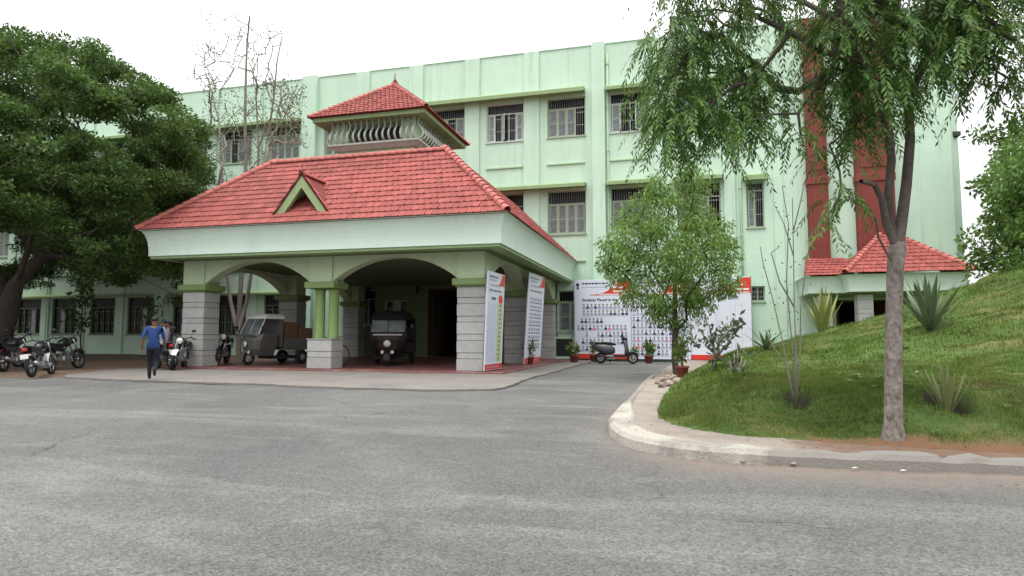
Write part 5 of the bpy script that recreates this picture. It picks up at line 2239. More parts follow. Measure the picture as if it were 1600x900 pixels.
# ---- slender sapling against the left wing
def sapling(px_, py_, Y0, ytop, label, seed, n, spread, m='leaf_frangi', leaf=.2, tr=.035, z0=None, bark='bark_dark', per=9):
    b0 = at(px_, py_, Y0)
    b0.z = 0 if z0 is None else z0
    T = tree_thing('sapling', label, 'tree', b0)
    top = at(px_ + rng.uniform(-4, 4), ytop, Y0)
    stem = [b0 + Vector((0, 0, -.05))] + [b0.lerp(top, q) + Vector(rng.normal(size=3)) * .03 for q in (.2, .4, .6, .8, 1)]
    targets = []
    for k in range(n):
        s = rng.uniform(.35, 1.02)
        p = b0.lerp(top, s)
        an = rng.uniform(0, 2 * PI)
        q = spread * rng.uniform(.3, 1)
        targets.append((p.x + q * math.cos(an), p.y + q * math.sin(an), p.z + rng.uniform(-.2, .3)))
    nodes, par, kids, r = grow([stem], targets, tr, .006, .3, .12, 0, 2.4, 1)
    nodes = [p - b0 for p in nodes]
    mb = MB()
    wood(mb, nodes, par, kids, r, 7, 4)
    mb.build('trunk', M[bark], T)
    C, O = clump_leaves(targets, [.3] * len(targets), per / .09, .8)
    k = len(C)
    me = leaves_mesh('crown', to_local(C, b0), O + rng.normal(size=(k, 3)) * .5 + np.array([0, 0, -.3]), rng.uniform(.7, 1.3, k) * leaf, rng.uniform(.7, 1.3, k) * leaf * .45, M[m])
    child('crown', me, T)
    return T


sapling(127, 560, 27.4, 425, 'slender dark sapling with drooping leaves before the left wing windows', 1, 30, .55, 'leaf_rain', .3, .05, None, 'bark_dark', 12)
sapling(240, 560, 26.0, 470, 'small leafy shrub beside the motorcycles against the left wing wall', 2, 14, .5, 'leaf_rain', .22, .03, None, 'bark_dark', 10)


# ---- plants on the mound
def ground_pt(px_, py_):
    """walk down the view ray until it meets the mound"""
    d = _fw + RT * ((px_ - 800) / FPX) - UP * ((py_ - 450) / FPX)
    t = np.arange(5, 45, .04)
    px3, py3, pz3 = CAM.x + d.x * t, CAM.y + d.y * t, CAM.z + d.z * t
    dd_ = sdist(px3, py3, GPOLY)
    h_ = np.where(dd_ > 0, hill(px3, py3, dd_), 0.0)
    k = np.nonzero(pz3 <= h_)[0]
    k = int(k[0]) if len(k) else 375
    return Vector((px3[k], py3[k], h_[k]))


def blade_plant(name, label, base, n, L0, L1, wd, m, spread, cat='plant', curve=.25, group=None):
    T = thing(name, label, cat, base, 0, group)
    for k in range(n):
        an = k * 2.399 + rng.uniform(-.3, .3)
        el = spread[0] + (spread[1] - spread[0]) * (k / max(1, n - 1)) + rng.uniform(-.06, .06)
        L = rng.uniform(L0, L1)
        d = Vector((math.cos(an) * math.sin(el), math.sin(an) * math.sin(el), math.cos(el)))
        s = Vector((-math.sin(an), math.cos(an), 0))
        nn = s.cross(d)
        mb = MB()
        vs, fs = [], []
        N = 6
        for i in range(N + 1):
            q = i / N
            c = d * L * q + Vector((math.cos(an), math.sin(an), -.4)) * curve * L * q * q * math.sin(el) + Vector((0, 0, -.03))
            w_ = wd * (0.65 + 1.2 * q) * (1 - q) ** .75 if i < N else 0.002
            vs += [c - s * w_, c - nn * w_ * .35, c + s * w_]
        for i in range(N):
            o = i * 3
            fs += [(o, o + 1, o + 4, o + 3), (o + 1, o + 2, o + 5, o + 4)]
        mb.add(vs, fs, 0, True)
        mb.build('leaf_blade', M[m], T)
    return T


pY = ground_pt(1285, 514)
blade_plant('agave', 'yellow striped agave with upright blades on the crest of the mound', pY, 34, 1.1, 1.75, .07, 'agave_y', (.05, .52), curve=.1)
pD = ground_pt(1453, 518)
blade_plant('agave', 'large dark green agave with broad blades behind the tree trunk on the mound', pD, 26, 1.0, 1.6, .075, 'agave_d', (.06, .72), curve=.12)
pS = Vector((3.14, 8.75, hill_at(3.14, 8.75)))
blade_plant('sword_plant', 'pale upright sword leaved plant in a dug pit on the lawn right of the trunk', pS, 20, .5, .85, .03, 'agave_s', (.05, .5), curve=.08)
pL = ground_pt(1197, 545)
blade_plant('agave', 'small dark rosette plant at the left foot of the mound by the wall', pL, 14, .45, .8, .06, 'agave_d', (.25, 1.1))


def stem_plant(name, label, base, stems, m='leaf_frangi', bark='bark_pale', leaf=.12, per=30, tipr=.006, cat='plant', rs=1.0):
    """several thin stems with a few leaves; stems = list of world point lists"""
    T = thing(name, label, cat, base)
    mb = MB()
    pts = []
    for st in stems:
        st = [Vector(p) - base for p in st]
        n = len(st)
        r0 = (.0085 if n > 3 else .006) * rs
        mb.tube(st, [r0 * (1 - .7 * i / (n - 1)) + .002 for i in range(n)], 6)
        for i in range(1, n):
            for q in (.3, .7, 1.0):
                pts.append(tuple(st[i - 1].lerp(st[i], q)))
    mb.build('stem', M[bark], T)
    pts = np.array(pts)
    idx = rng.integers(0, len(pts), per)
    C = pts[idx] + rng.normal(size=(per, 3)) * .05
    me = leaves_mesh('foliage', C, rng.normal(size=(per, 3)) + np.array([0, 0, .3]), rng.uniform(.6, 1.2, per) * leaf, rng.uniform(.6, 1.2, per) * leaf * .45, M[m])
    child('foliage', me, T)
    return T


# twiggy stems in the left pit
PT = Vector((1.46, 8.85, hill_at(1.46, 8.85)))
def q_(x, y, dy=0.0):
    return at(x, y, 8.85 + dy)
stem_plant('twiggy_shrub', 'tall thin leafless stems growing from a dug pit on the lawn', PT,
           [[PT, q_(1244, 560), q_(1241, 480), q_(1240, 400), q_(1238, 310)],
            [PT, q_(1240, 560, .1), q_(1234, 500, .1), q_(1229, 440, .1), q_(1232, 350, .1), q_(1222, 290, .1)],
            [PT, q_(1232, 580, -.1), q_(1222, 530, -.1), q_(1208, 470, -.1), q_(1192, 410, -.1), q_(1188, 385, -.1)],
            [PT, q_(1250, 560, .1), q_(1251, 480, .15), q_(1262, 400, .2), q_(1268, 360, .2)],
            [q_(1241, 480), q_(1218, 440), q_(1205, 395), q_(1218, 385)],
            [q_(1240, 400), q_(1225, 350), q_(1210, 320)], [q_(1240, 360), q_(1252, 310), q_(1258, 280)],
            [PT, q_(1228, 570), q_(1210, 545), q_(1195, 515)]], leaf=.05, per=110, bark='bark_pale')
# grey frangipani-like shrub before the hoarding
PF_ = ground_pt(1112, 582)
def f_(x, y, dy=0.0):
    return at(x, y, PF_.y + dy)
st = [[PF_, f_(1118, 565), f_(1116, 545), f_(1105, 530), f_(1092, 515)], [PF_, f_(1120, 560), f_(1124, 535), f_(1128, 515), f_(1135, 505)],
      [f_(1118, 560), f_(1130, 545), f_(1142, 530), f_(1150, 512)], [f_(1116, 545, .2), f_(1112, 525, .3), f_(1108, 508, .3), f_(1100, 500, .3)],
      [f_(1124, 535, -.2), f_(1136, 520, -.3), f_(1150, 507, -.3), f_(1160, 502, -.3)], [f_(1105, 530), f_(1098, 530), f_(1088, 535)]]
stem_plant('branching_shrub', 'grey branching shrub with few leaves in front of the hoarding', PF_, st, rs=3.2, leaf=.17, per=230, bark='bark_pale', m='leaf_frangi')
PC = ground_pt(1150, 585)
def c_f(x, y):
    return at(x, y, PC.y)
stem_plant('stubby_shrub', 'low clump of short pale stems on the lawn edge by the hoarding', PC,
           [[PC, c_f(1148, 570), c_f(1147, 552)], [PC, c_f(1152, 566), c_f(1153, 540)], [PC, c_f(1143, 575), c_f(1140, 562)], [PC, c_f(1160, 575), c_f(1166, 562)], [PC, c_f(1156, 572), c_f(1160, 556)]], leaf=.16, per=40, rs=3.5)


# ---- potted plants
def potted(px_, py_, label, s, m='leaf_pot', z=0.0, n=130, hgt=1.0, Yfix=None):
    p = atz(px_, py_, z) if Yfix is None else at(px_, py_, Yfix)
    p.z = z
    T = thing('potted_plant', label, 'potted plant', p, rng.uniform(0, 6), 'potted plants along the drive', s)
    MB().lathe([(.11, 0), (.13, .02), (.17, .24), (.19, .25), (.19, .30), (.165, .30), (.155, .26)], (0, 0, 0), 16).build('pot', M['pot'], T)
    MB().lathe([(.156, .25), (.08, .265), (.0, .27)], (0, 0, 0), 12).build('earth', M['soil'], T)
    sb = MB()
    tips = []
    for k in range(7):
        an = k * .9 + rng.uniform(-.3, .3)
        t = Vector((math.cos(an) * rng.uniform(.05, .22), math.sin(an) * rng.uniform(.05, .22), (.55 + rng.uniform(0, .35)) * hgt))
        sb.tube([(0, 0, .25), (t.x * .4, t.y * .4, .25 + (t.z - .25) * .5), t], [.012, .009, .005], 5)
        tips.append(t)
    sb.build('stem', M['bark_pale'], T)
    C = np.array([tuple(tips[i % 7] * rng.uniform(.55, 1.0)) for i in range(n)]) + rng.normal(size=(n, 3)) * .05
    C[:, 2] = np.maximum(C[:, 2], .3)
    child('foliage', leaves_mesh('foliage', C, rng.normal(size=(n, 3)) + np.array([0, 0, .5]), rng.uniform(.12, .24, n), rng.uniform(.04, .08, n), M[m]), T)
    return T


potted(826, 571, 'potted plant in front of the farther standing banner by the porch', 1.25, z=.03)
potted(897, 567, 'potted plant at the left end of the white hoarding', 1.25, hgt=.9)
potted(928, 568, 'potted plant behind the rear wheel of the parked scooter', 1.2, Yfix=31.2)
potted(991, 568, 'potted plant just right of the front wheel of the parked scooter', 1.0, Yfix=31.5, hgt=.8)
potted(1014, 569, 'bushy potted plant between the scooter and the young tree', 1.25, n=220, Yfix=30.5, hgt=.95)
potted(1066, 594, 'leafy plant in a red pot at the foot of the young tree', 1.05, z=.1, n=200, hgt=1.2, Yfix=18.6)
# ================================================================ hoarding and standing banners
def flat_quad(mb, f, u0, v0, u1, v1, d, mi=0):
    mb.add([f(u0, v0, d), f(u1, v0, d), f(u1, v1, d), f(u0, v1, d)], [(0, 1, 2, 3)], mi)


def portrait(mb, f, u, v, s, mi):
    """tiny printed bust: head and shoulders"""
    d = .006
    mb.add([f(u + .17 * s * math.cos(t), v + .72 * s + .2 * s * math.sin(t), d) for t in np.linspace(0, 2 * PI, 7)[:-1]], [(0, 1, 2, 3, 4, 5)], 0)
    mb.add([f(u - .36 * s, v, d), f(u + .36 * s, v, d), f(u + .3 * s, v + .28 * s, d), f(u + .1 * s, v + .5 * s, d), f(u - .1 * s, v + .5 * s, d), f(u - .3 * s, v + .28 * s, d)], [(0, 1, 2, 3, 4, 5)], mi)
    mb.add([f(u + .19 * s * math.cos(t), v + .80 * s + .16 * s * math.sin(t), d + .001) for t in np.linspace(0, PI, 5)], [(0, 1, 2, 3, 4)], 1)


PM = ['print_skin', 'print_dark', 'print_grey', 'print_blue', 'print_pink', 'print_dark']
HY = 32.42
HX = [-5.2, -2.28, .64, 3.52]
HZ0, HZ1 = .12, 4.2
hrd = thing('hoarding', 'wide white printed hoarding with rows of small portraits leaning along the wall', 'hoarding', (-.8, HY, 0))
for i in range(3):
    x0, x1 = HX[i] + .012, HX[i + 1] - .012
    pn = MB().box((x0, HY, HZ0), (x1, HY + .03, HZ1), 0, .004).build('panel', M['white_print'], hrd, True)

    def f(u, v, d, x0=x0):
        return (x0 + u, HY - d, HZ0 + v)
    W_ = x1 - x0
    H_ = HZ1 - HZ0
    # red sweep in the top corner
    rb = MB()
    N = 16
    y_lo = H_ - .82
    us = np.linspace(.28 * W_ if i != 2 else .25 * W_, W_, N)
    prev = None
    for k, u in enumerate(us):
        q = k / (N - 1)
        zt = y_lo + .04 + min(1.0, (q / .74) ** 2.6) * (H_ - .04 - y_lo - .04)
        if prev:
            rb.add([f(prev[0], y_lo, .003), f(u, y_lo, .003), f(u, zt, .003), f(prev[0], prev[1], .003)], [(0, 1, 2, 3)])
        prev = (u, zt)
    rb.build('red_sweep', M['print_red'], pn, True)
    wb = MB()
    for k in range(2):
        flat_quad(wb, f, W_ * .70, y_lo + .16 + .2 * k, W_ * (.97 - .1 * k), y_lo + .25 + .2 * k, .006)
    flat_quad(wb, f, W_ * .45, y_lo + .03, W_ * .98, y_lo + .075, .006)
    wb.build('red_sweep_print', M['print_white'], pn, True)['kind'] = 'stuff'
    ib = MB()
    ib.lathe([(.0, 0), (.09, 0), (.09, .004), (0, .004)], f(.18, H_ - .25, .006), 12, 0, 'y')
    flat_quad(ib, f, .13, H_ - .5, .23, H_ - .36, .005)
    u = .42
    while u < W_ * .58:
        w_ = random.uniform(.05, .16)
        flat_quad(ib, f, u, H_ - .24, u + w_, H_ - .155, .004)
        u += w_ + .035

    gb = MB()
    u = .42
    while u < W_ * .55:
        w_ = random.uniform(.04, .12)
        flat_quad(gb, f, u, H_ - .42, u + w_, H_ - .37, .004)
        u += w_ + .03
    flat_quad(gb, f, .02, .0, .035, y_lo - .05, .004)
    # portraits and tables
    pb = MB()
    if i == 0:
        rows = [(y_lo - .68, 12, .5, 1), (y_lo - 1.02, 12, .5, 1), (y_lo - 1.42, 6, .4, 1), (y_lo - 1.78, 13, .22, 1), (y_lo - 2.14, 12, .45, 1), (y_lo - 2.5, 12, .45, 1), (y_lo - 2.86, 7, .45, 1)]
        sp = .2
    elif i == 1:
        rows = [(y_lo - .68 - .34 * k, 14, .14, 1) for k in range(8)]
        sp = .2
    else:
        rows = []
        sp = .23
    for v, n, u0, _ in rows:
        for k in range(n):
            if random.random() < .03:
                continue
            portrait(pb, f, u0 + sp * k, v, .25, random.choice([1, 1, 2, 2, 2, 3, 1, 2, 4] if random.random() < .4 else [1, 2, 2]))
        for k in range(n):
            flat_quad(gb, f, u0 + sp * k - .08, v - .055, u0 + sp * k + .08, v - .03, .004)
    if i == 2:
        for u in (.2, .78, 1.2, 1.9, 2.1, 2.4):
            flat_quad(gb, f, u, .5, u + .012, y_lo - .5, .004)
        for k in range(26):
            flat_quad(gb, f, .25 + (k % 2) * .95, y_lo - .7 - .075 * k, .25 + (k % 2) * .95 + random.uniform(.2, .45), y_lo - .69 - .075 * k, .004)
        flat_quad(ib, f, .1, .62, .45, .78, .004)
    ib.build('header_print', M['print_dark'], pn, True)['kind'] = 'stuff'
    gb.build('fine_print', M['print_grey'], pn, True)['kind'] = 'stuff'
    if pb.v:
        pb.build('portrait_rows', [M[p] for p in PM], pn, True)['kind'] = 'stuff'
    # red foot band
    fb = MB()
    if i != 1:
        flat_quad(fb, f, 0.0, .0, W_, .24, .004)
        fb.build('red_foot_band', M['print_red'], pn, True)
for txt, u, sz, i in (('Students Placed in the', .42, .205, 0), ('Academic', .7, .205, 1), ('Year 2018 - 2019', .78, .205, 2)):
    me = text_mesh(txt, sz)
    me.materials.clear()
    me.materials.append(M['print_dark'])
    p = Vector((HX[i] + u, HY - .005, HZ1 - 1.12)) - top_loc(hrd)
    child('lettering', me, hrd, Matrix.Translation(p) @ Matrix.Rotation(PI / 2, 4, 'X'))
for x in HX:
    MB().box((x - .03, HY + .032, 0), (x + .03, HY + .09, HZ1 + .03)).build('frame_post', M['steel'], hrd, True)


def side_banner(name, label, P0, P1, z0, z1, lean, design):
    """flex banner on a frame standing along the porch side, printed face towards +X"""
    P0, P1 = Vector((*P0, 0)), Vector((*P1, 0))
    T = thing(name, label, 'banner', (P0 + P1) / 2, 0, 'standing banners on the porch side')
    d = (P1 - P0)
    L = d.length
    d.normalize()
    nn = Vector((d.y, -d.x, 0))
    H_ = z1 - z0

    def f(u, v, e):
        p = P0 + d * u + nn * e + lean * (v / H_)
        return (p.x, p.y, z0 + v)
    mb = MB()
    vs = [f(0, 0, 0), f(L, 0, 0), f(L, H_, 0), f(0, H_, 0), f(0, 0, -.03), f(L, 0, -.03), f(L, H_, -.03), f(0, H_, -.03)]
    mb.add(vs, [(0, 1, 2, 3), (7, 6, 5, 4), (0, 4, 5, 1), (1, 5, 6, 2), (2, 6, 7, 3), (3, 7, 4, 0)])
    pn = mb.build('panel', M['white_print'], T, True)
    rd, dk_, gy_, gr, bl = MB(), MB(), MB(), MB(), MB()
    # red corner
    pts = [(L * .62, H_ * .87), (L * .72, H_ * .90), (L * .8, H_ * .95), (L * .85, H_ - .02), (L - .02, H_ - .02), (L - .02, H_ * .87)]
    rd.add([f(u, v, .004) for u, v in pts], [tuple(range(len(pts)))])
    flat_quad(rd, f, .02, .02, L - .02, H_ * .06, .004)
    for k in range(6):
        u = .12 * L + k * L * .12
        flat_quad(gy_, f, u, H_ * .02, u + L * .07, H_ * .042, .007)
    for v, a_, b_ in ((.94, .1, .6), (.905, .1, .5), (.855, .14, .7), (.80, .12, .85)):
        u = a_ * L
        while u < b_ * L:
            w_ = random.uniform(.06, .2)
            flat_quad(dk_ if v > .92 or v < .82 else gy_, f, u, v * H_, min(u + w_, b_ * L), v * H_ + .07, .004)
            u += w_ + .05
    if design == 0:
        flat_quad(dk_, f, L * .25, H_ * .715, L * .5, H_ * .745, .004)
        rd.add([f(L * .78 + L * .13 * math.cos(t), H_ * .73 + .16 * math.sin(t), .004) for t in np.linspace(0, 2 * PI, 14)[:-1]], [tuple(range(13))])
        flat_quad(gr, f, L * .62, H_ * .08, L * .92, H_ * .69, .004)
        for k in range(13):
            v = H_ * (.1 + .046 * k)
            dk_.add([f(L * .72, v, .007), f(L * .84, v + .01, .007), f(L * .80, v + .07, .007), f(L * .74, v + .06, .007)], [(0, 1, 2, 3)])
        for k in range(5):
            flat_quad(bl, f, L * (.1 + .1 * k), H_ * .08, L * (.13 + .1 * k), H_ * .69, .004)
    else:
        for k in range(7):
            v = H_ * (.16 + .085 * k)
            u = .14 * L
            while u < .85 * L:
                w_ = random.uniform(.1, .3)
                flat_quad(dk_, f, u, v, min(u + w_, .88 * L), v + .06, .004)
                u += w_ + .07
            for q in range(5):
                flat_quad(gy_, f, L * (.14 + .15 * q), v + .12, L * (.25 + .15 * q), v + .24, .004)
    for m_, b_, nm in ((rd, 'print_red', 'red_print'), (dk_, 'print_mid', 'dark_print'), (gy_, 'print_grey', 'grey_print'), (gr, 'print_green', 'green_print'), (bl, 'print_blue', 'blue_print')):
        if m_.v:
            m_.build(nm, M[b_], pn, True)['kind'] = 'stuff'
    fr = MB()
    for u in (.02, L - .02):
        fr.tube([f(u, -z0, -.05), f(u, H_, -.05)], .02, 6)
    fr.tube([f(.5 * L, H_ * .7, -.05), (P0 + d * L * .5 - nn * .5).to_tuple()[:2] + (.09,)], .018, 6)
    fr.build('frame', M['steel'], T, True)
    return T


side_banner('standing_banner', 'standing banner with a green printed strip at the front corner pillar of the porch', (-6.12, 19.62), (-6.02, 21.35), .12, 3.42, Vector((.12, .0, 0)), 0)
side_banner('standing_banner', 'standing banner with lines of dark print farther back along the porch side', (-6.12, 25.1), (-5.98, 27.6), .12, 3.9, Vector((.24, .0, 0)), 1)

# ================================================================ vehicles
def wheel(T, x, z, Rw, tw, spokes=True, name='wheel', y=0.0):
    tyre = MB().torus((x, y, z), Rw - tw * .5, tw * .5, 24, 8).build(name, M['rubber'], T)
    mb = MB()
    mb.torus((x, y, z), Rw - tw * 1.05, tw * .16, 20, 6)
    mb.lathe([(.0, y - .05), (.05, y - .05), (.05, y + .05), (0, y + .05)], (x, 0, z), 10, 0, 'y')
    n = 10 if spokes else 5
    for k in range(n):
        a = 2 * PI * k / n
        mb.tube([(x, y, z), (x + (Rw - tw) * math.cos(a), y, z + (Rw - tw) * math.sin(a))], .006 if spokes else .02, 4, 0, False)
    mb.build('rim', M['chrome' if spokes else 'paint_silver'], tyre)
    return tyre


def motorcycle(label, loc, rz, paint, accent='paint_silver', scale=1.15, group='parked motorcycles', roll=9):
    T = thing('motorcycle', label, 'motorcycle', loc, rz, group, scale)
    T.rotation_euler = (R(-roll), 0, rz)
    wheel(T, .64, .30, .30, .085)
    wheel(T, -.62, .30, .30, .10)
    mb = MB()
    for s in (-1, 1):
        mb.tube([(.64, s * .08, .30), (.50, s * .085, .66), (.40, s * .09, .92)], .022, 6)
    mb.build('fork', M['chrome'], T)
    mb = MB()
    mb.tube([(.40, 0, .84), (.1, 0, .60), (-.05, 0, .30), (-.30, 0, .28), (-.62, 0, .30)], .025, 6)
    mb.tube([(.35, 0, .80), (-.2, 0, .66), (-.72, 0, .74)], .022, 6)
    mb.tube([(-.3, .07, .62), (-.62, .09, .32)], .02, 6)
    mb.tube([(-.3, -.07, .62), (-.62, -.09, .32)], .02, 6)
    mb.build('chassis', M['black'], T)
    # tank
    rings = []
    for x, hw_, z0, z1 in ((.36, .06, .74, .86), (.28, .11, .70, .93), (.1, .135, .68, .95), (-.05, .11, .68, .90), (-.12, .07, .68, .82)):
        rings.append([(x, hw_ * math.cos(t), (z0 + z1) / 2 + (z1 - z0) / 2 * math.sin(t)) for t in np.linspace(0, 2 * PI, 11)[:-1]])
    MB().loft(rings).build('fuel_tank', M[paint], T)
    rings = []
    for x, hw_, z0, z1 in ((-.08, .09, .70, .80), (-.3, .125, .70, .79), (-.55, .12, .73, .83), (-.78, .08, .78, .86), (-.84, .05, .80, .85)):
        rings.append([(x, hw_ * math.cos(t), (z0 + z1) / 2 + (z1 - z0) / 2 * math.sin(t)) for t in np.linspace(0, 2 * PI, 11)[:-1]])
    MB().loft(rings).build('seat', M['seat'], T)
    for s in (-1, 1):
        MB().prism([(-.12, s * .125, .52), (-.12, s * .125, .68), (-.78, s * .10, .78), (-.72, s * .10, .68), (-.40, s * .125, .55)], (0, s * .02, 0)).build('side_panel', M[paint], T)
    mb = MB()
    mb.box((-.12, -.12, .26), (.2, .12, .42), 0, .03)
    for k in range(5):
        mb.box((.03, -.09, .43 + k * .03), (.2, .09, .447 + k * .03))
    mb.build('engine', M['steel'], T)
    mb = MB()
    mb.tube([(.2, -.1, .38), (.22, -.13, .24), (-.1, -.15, .22), (-.35, -.16, .26), (-.8, -.17, .38)], [.02, .02, .025, .045, .05], 8)
    mb.build('exhaust', M['steel'], T)
    for xc, a0, a1 in ((.64, 30, 170), (-.62, 5, 120)):
        mb = MB()
        vs, fs = [], []
        aa = np.linspace(R(a0), R(a1), 9)
        for t in aa:
            for y in (-.07, 0, .07):
                rr = .335 - abs(y) * .25
                vs.append((xc + rr * math.cos(t), y, .30 + rr * math.sin(t)))
        for k in range(8):
            for j in range(2):
                fs.append((k * 3 + j, k * 3 + j + 1, k * 3 + j + 4, k * 3 + j + 3))
        mb.add(vs, fs, 0, True)
        mb.build('mudguard', M[accent], T)
    hl = MB()
    hl.lathe([(.0, -.08), (.07, -.07), (.1, .02), (.1, .05)], (.50, 0, .88), 12, 0, 'x')
    h_ = hl.build('headlamp', M[paint], T)
    MB().lathe([(.0, .056), (.092, .052), (.092, .047)], (.50, 0, .88), 12, 0, 'x').build('lens', M['lamp_glass'], h_)
    mb = MB()
    mb.tube([(.25, -.36, .98), (.34, -.25, 1.02), (.40, -.08, .96), (.40, .08, .96), (.34, .25, 1.02), (.25, .36, .98)], .016, 6)
    hb = mb.build('handlebar', M['black'], T)
    for s in (-1, 1):
        m_ = MB()
        m_.tube([(.34, s * .24, 1.02), (.33, s * .27, 1.18)], .007, 5)
        m_.ell((.32, s * .28, 1.22), (.02, .065, .045), 10, 6)
        m_.build('mirror', M['black'], hb)
    MB().box((-.90, -.06, .70), (-.84, .06, .78), 0, .01).build('tail_lamp', M['tail_lamp'], T)
    MB().box((-.945, -.09, .50), (-.935, .09, .62)).build('number_plate', M['paint_white'], T)
    MB().tube([(-.05, .1, .3), (-.12, .24, .02)], .012, 6).build('side_stand', M['black'], T)
    return T


def scooter(label, loc, rz, paint, scale=1.15, group=None, roll=8):
    T = thing('scooter', label, 'scooter', loc, rz, group, scale)
    T.rotation_euler = (R(-roll), 0, rz)
    wheel(T, .62, .22, .22, .09, False)
    wheel(T, -.60, .22, .22, .10, False)
    # rear body
    rings = []
    for x, hw_, z0, z1 in ((-.05, .12, .42, .60), (-.2, .17, .34, .74), (-.45, .19, .34, .76), (-.7, .16, .46, .76), (-.92, .07, .60, .74)):
        rings.append([(x, hw_ * (abs(math.cos(t)) ** .7) * math.copysign(1, math.cos(t)), (z0 + z1) / 2 + (z1 - z0) / 2 * (abs(math.sin(t)) ** .8) * math.copysign(1, math.sin(t))) for t in np.linspace(0, 2 * PI, 15)[:-1]])
    MB().loft(rings).build('rear_body', M[paint], T)
    rings = []
    for x, hw_, z0, z1 in ((-.02, .10, .70, .77), (-.2, .145, .72, .83), (-.5, .15, .74, .85), (-.8, .10, .76, .84)):
        rings.append([(x, hw_ * math.cos(t), (z0 + z1) / 2 + (z1 - z0) / 2 * math.sin(t)) for t in np.linspace(0, 2 * PI, 11)[:-1]])
    MB().loft(rings).build('seat', M['seat'], T)
    MB().box((-.12, -.17, .27), (.36, .17, .33), 0, .02).build('footboard', M['black'], T)
    # leg shield
    rings = []
    for x, hw_, z, th in ((.33, .17, .30, .04), (.36, .20, .45, .05), (.36, .19, .62, .05), (.33, .15, .80, .06), (.30, .11, .92, .07)):
        rings.append([(x + th * math.cos(t) + .05 * math.cos(t) ** 2 * (math.cos(t) > 0), hw_ * math.sin(t), z) for t in np.linspace(0, 2 * PI, 13)[:-1]])
    MB().loft(rings).build('leg_shield', M[paint], T)
    mb = MB()
    vs, fs = [], []
    for t in np.linspace(R(20), R(165), 8):
        for y in (-.09, 0, .09):
            rr = .27 - abs(y) * .4
            vs.append((.62 + rr * math.cos(t), y, .22 + rr * math.sin(t)))
    for k in range(7):
        for j in range(2):
            fs.append((k * 3 + j, k * 3 + j + 1, k * 3 + j + 4, k * 3 + j + 3))
    mb.add(vs, fs, 0, True)
    mb.build('mudguard', M[paint], T)
    mb = MB()
    mb.tube([(.62, -.09, .22), (.45, -.06, .50), (.30, 0, .95)], .02, 6)
    mb.tube([(.62, .09, .22), (.45, .06, .50)], .02, 6)
    mb.build('fork', M['black'], T)
    rings = []
    for x, hw_, z0, z1 in ((.20, .08, .92, 1.0), (.28, .14, .90, 1.04), (.38, .12, .90, 1.02), (.42, .08, .92, .99)):
        rings.append([(x, hw_ * math.cos(t), (z0 + z1) / 2 + (z1 - z0) / 2 * math.sin(t)) for t in np.linspace(0, 2 * PI, 11)[:-1]])
    hd = MB().loft(rings).build('handlebar_cowl', M['paint_black'], T)
    mb = MB()
    mb.tube([(.18, -.34, .99), (.27, -.2, 1.0), (.29, 0, .98), (.27, .2, 1.0), (.18, .34, .99)], .016, 6)
    mb.build('handlebar', M['black'], hd)
    MB().ell((.43, 0, .955), (.02, .07, .04), 10, 6).build('lens', M['lamp_glass'], hd)
    for s in (-1, 1):
        m_ = MB()
        m_.tube([(.27, s * .22, 1.0), (.25, s * .26, 1.16)], .007, 5)
        m_.ell((.24, s * .27, 1.20), (.02, .07, .05), 10, 6)
        m_.build('mirror', M['black'], hd)
    mb = MB()
    mb.tube([(-.1, -.14, .24), (-.4, -.17, .24), (-.8, -.19, .30)], [.02, .04, .05], 8)
    mb.build('exhaust', M['black'], T)
    MB().box((-.35, -.1, .16), (-.05, .1, .33), 0, .03).build('engine', M['paint_silver'], T)
    MB().ell((-.92, 0, .68), (.03, .08, .05), 10, 6).build('tail_lamp', M['tail_lamp'], T)
    mb = MB()
    mb.tube([(-.55, .15, .78), (-.95, .14, .86), (-.98, 0, .87), (-.95, -.14, .86), (-.55, -.15, .78)], .012, 6)
    mb.build('grab_rail', M['steel'], T)
    MB().tube([(-.2, .1, .25), (-.26, .22, .01)], .012, 6).build('side_stand', M['black'], T)
    return T


def gpt(x, y, z=0.0):
    p = atz(x, y, z)
    p.z = z
    return p


# left cluster under the rain tree
motorcycle('motorcycle with white rear panel parked nearest the road under the spreading tree', gpt(66, 588, .02), R(122), 'paint_black', 'paint_white', 1.12)
motorcycle('dark motorcycle parked behind the one with the white rear panel', gpt(100, 578, .03), R(105), 'paint_black', 'paint_grey', 1.2)
motorcycle('black motorcycle with red mudguards at the far left edge beside the tree trunk', gpt(25, 580, .03), R(118), 'paint_black', 'paint_red', 1.2)
motorcycle('black motorcycle partly cut by the left edge of the view', gpt(2, 576, .03), R(100), 'paint_black', 'paint_black', 1.2)
# by the left pillar
motorcycle('blue black motorcycle parked behind the walking person in blue', gpt(258, 577, .03), R(150), 'paint_blue', 'paint_silver', 1.2)
motorcycle('motorcycle with white headlamp half hidden by the left stone pillar', gpt(278, 577, .03), R(-60), 'paint_black', 'paint_white', 1.2)
motorcycle('dark motorcycle seen end on inside the porch beside the left pillar', Vector((-18.0, 21.75, .085)), R(-62), 'paint_black', 'paint_black', 1.3)
scooter('dark grey scooter parked side on before the white hoarding', Vector((-2.75, 29.3, .0)), R(2), 'paint_grey', 1.2)


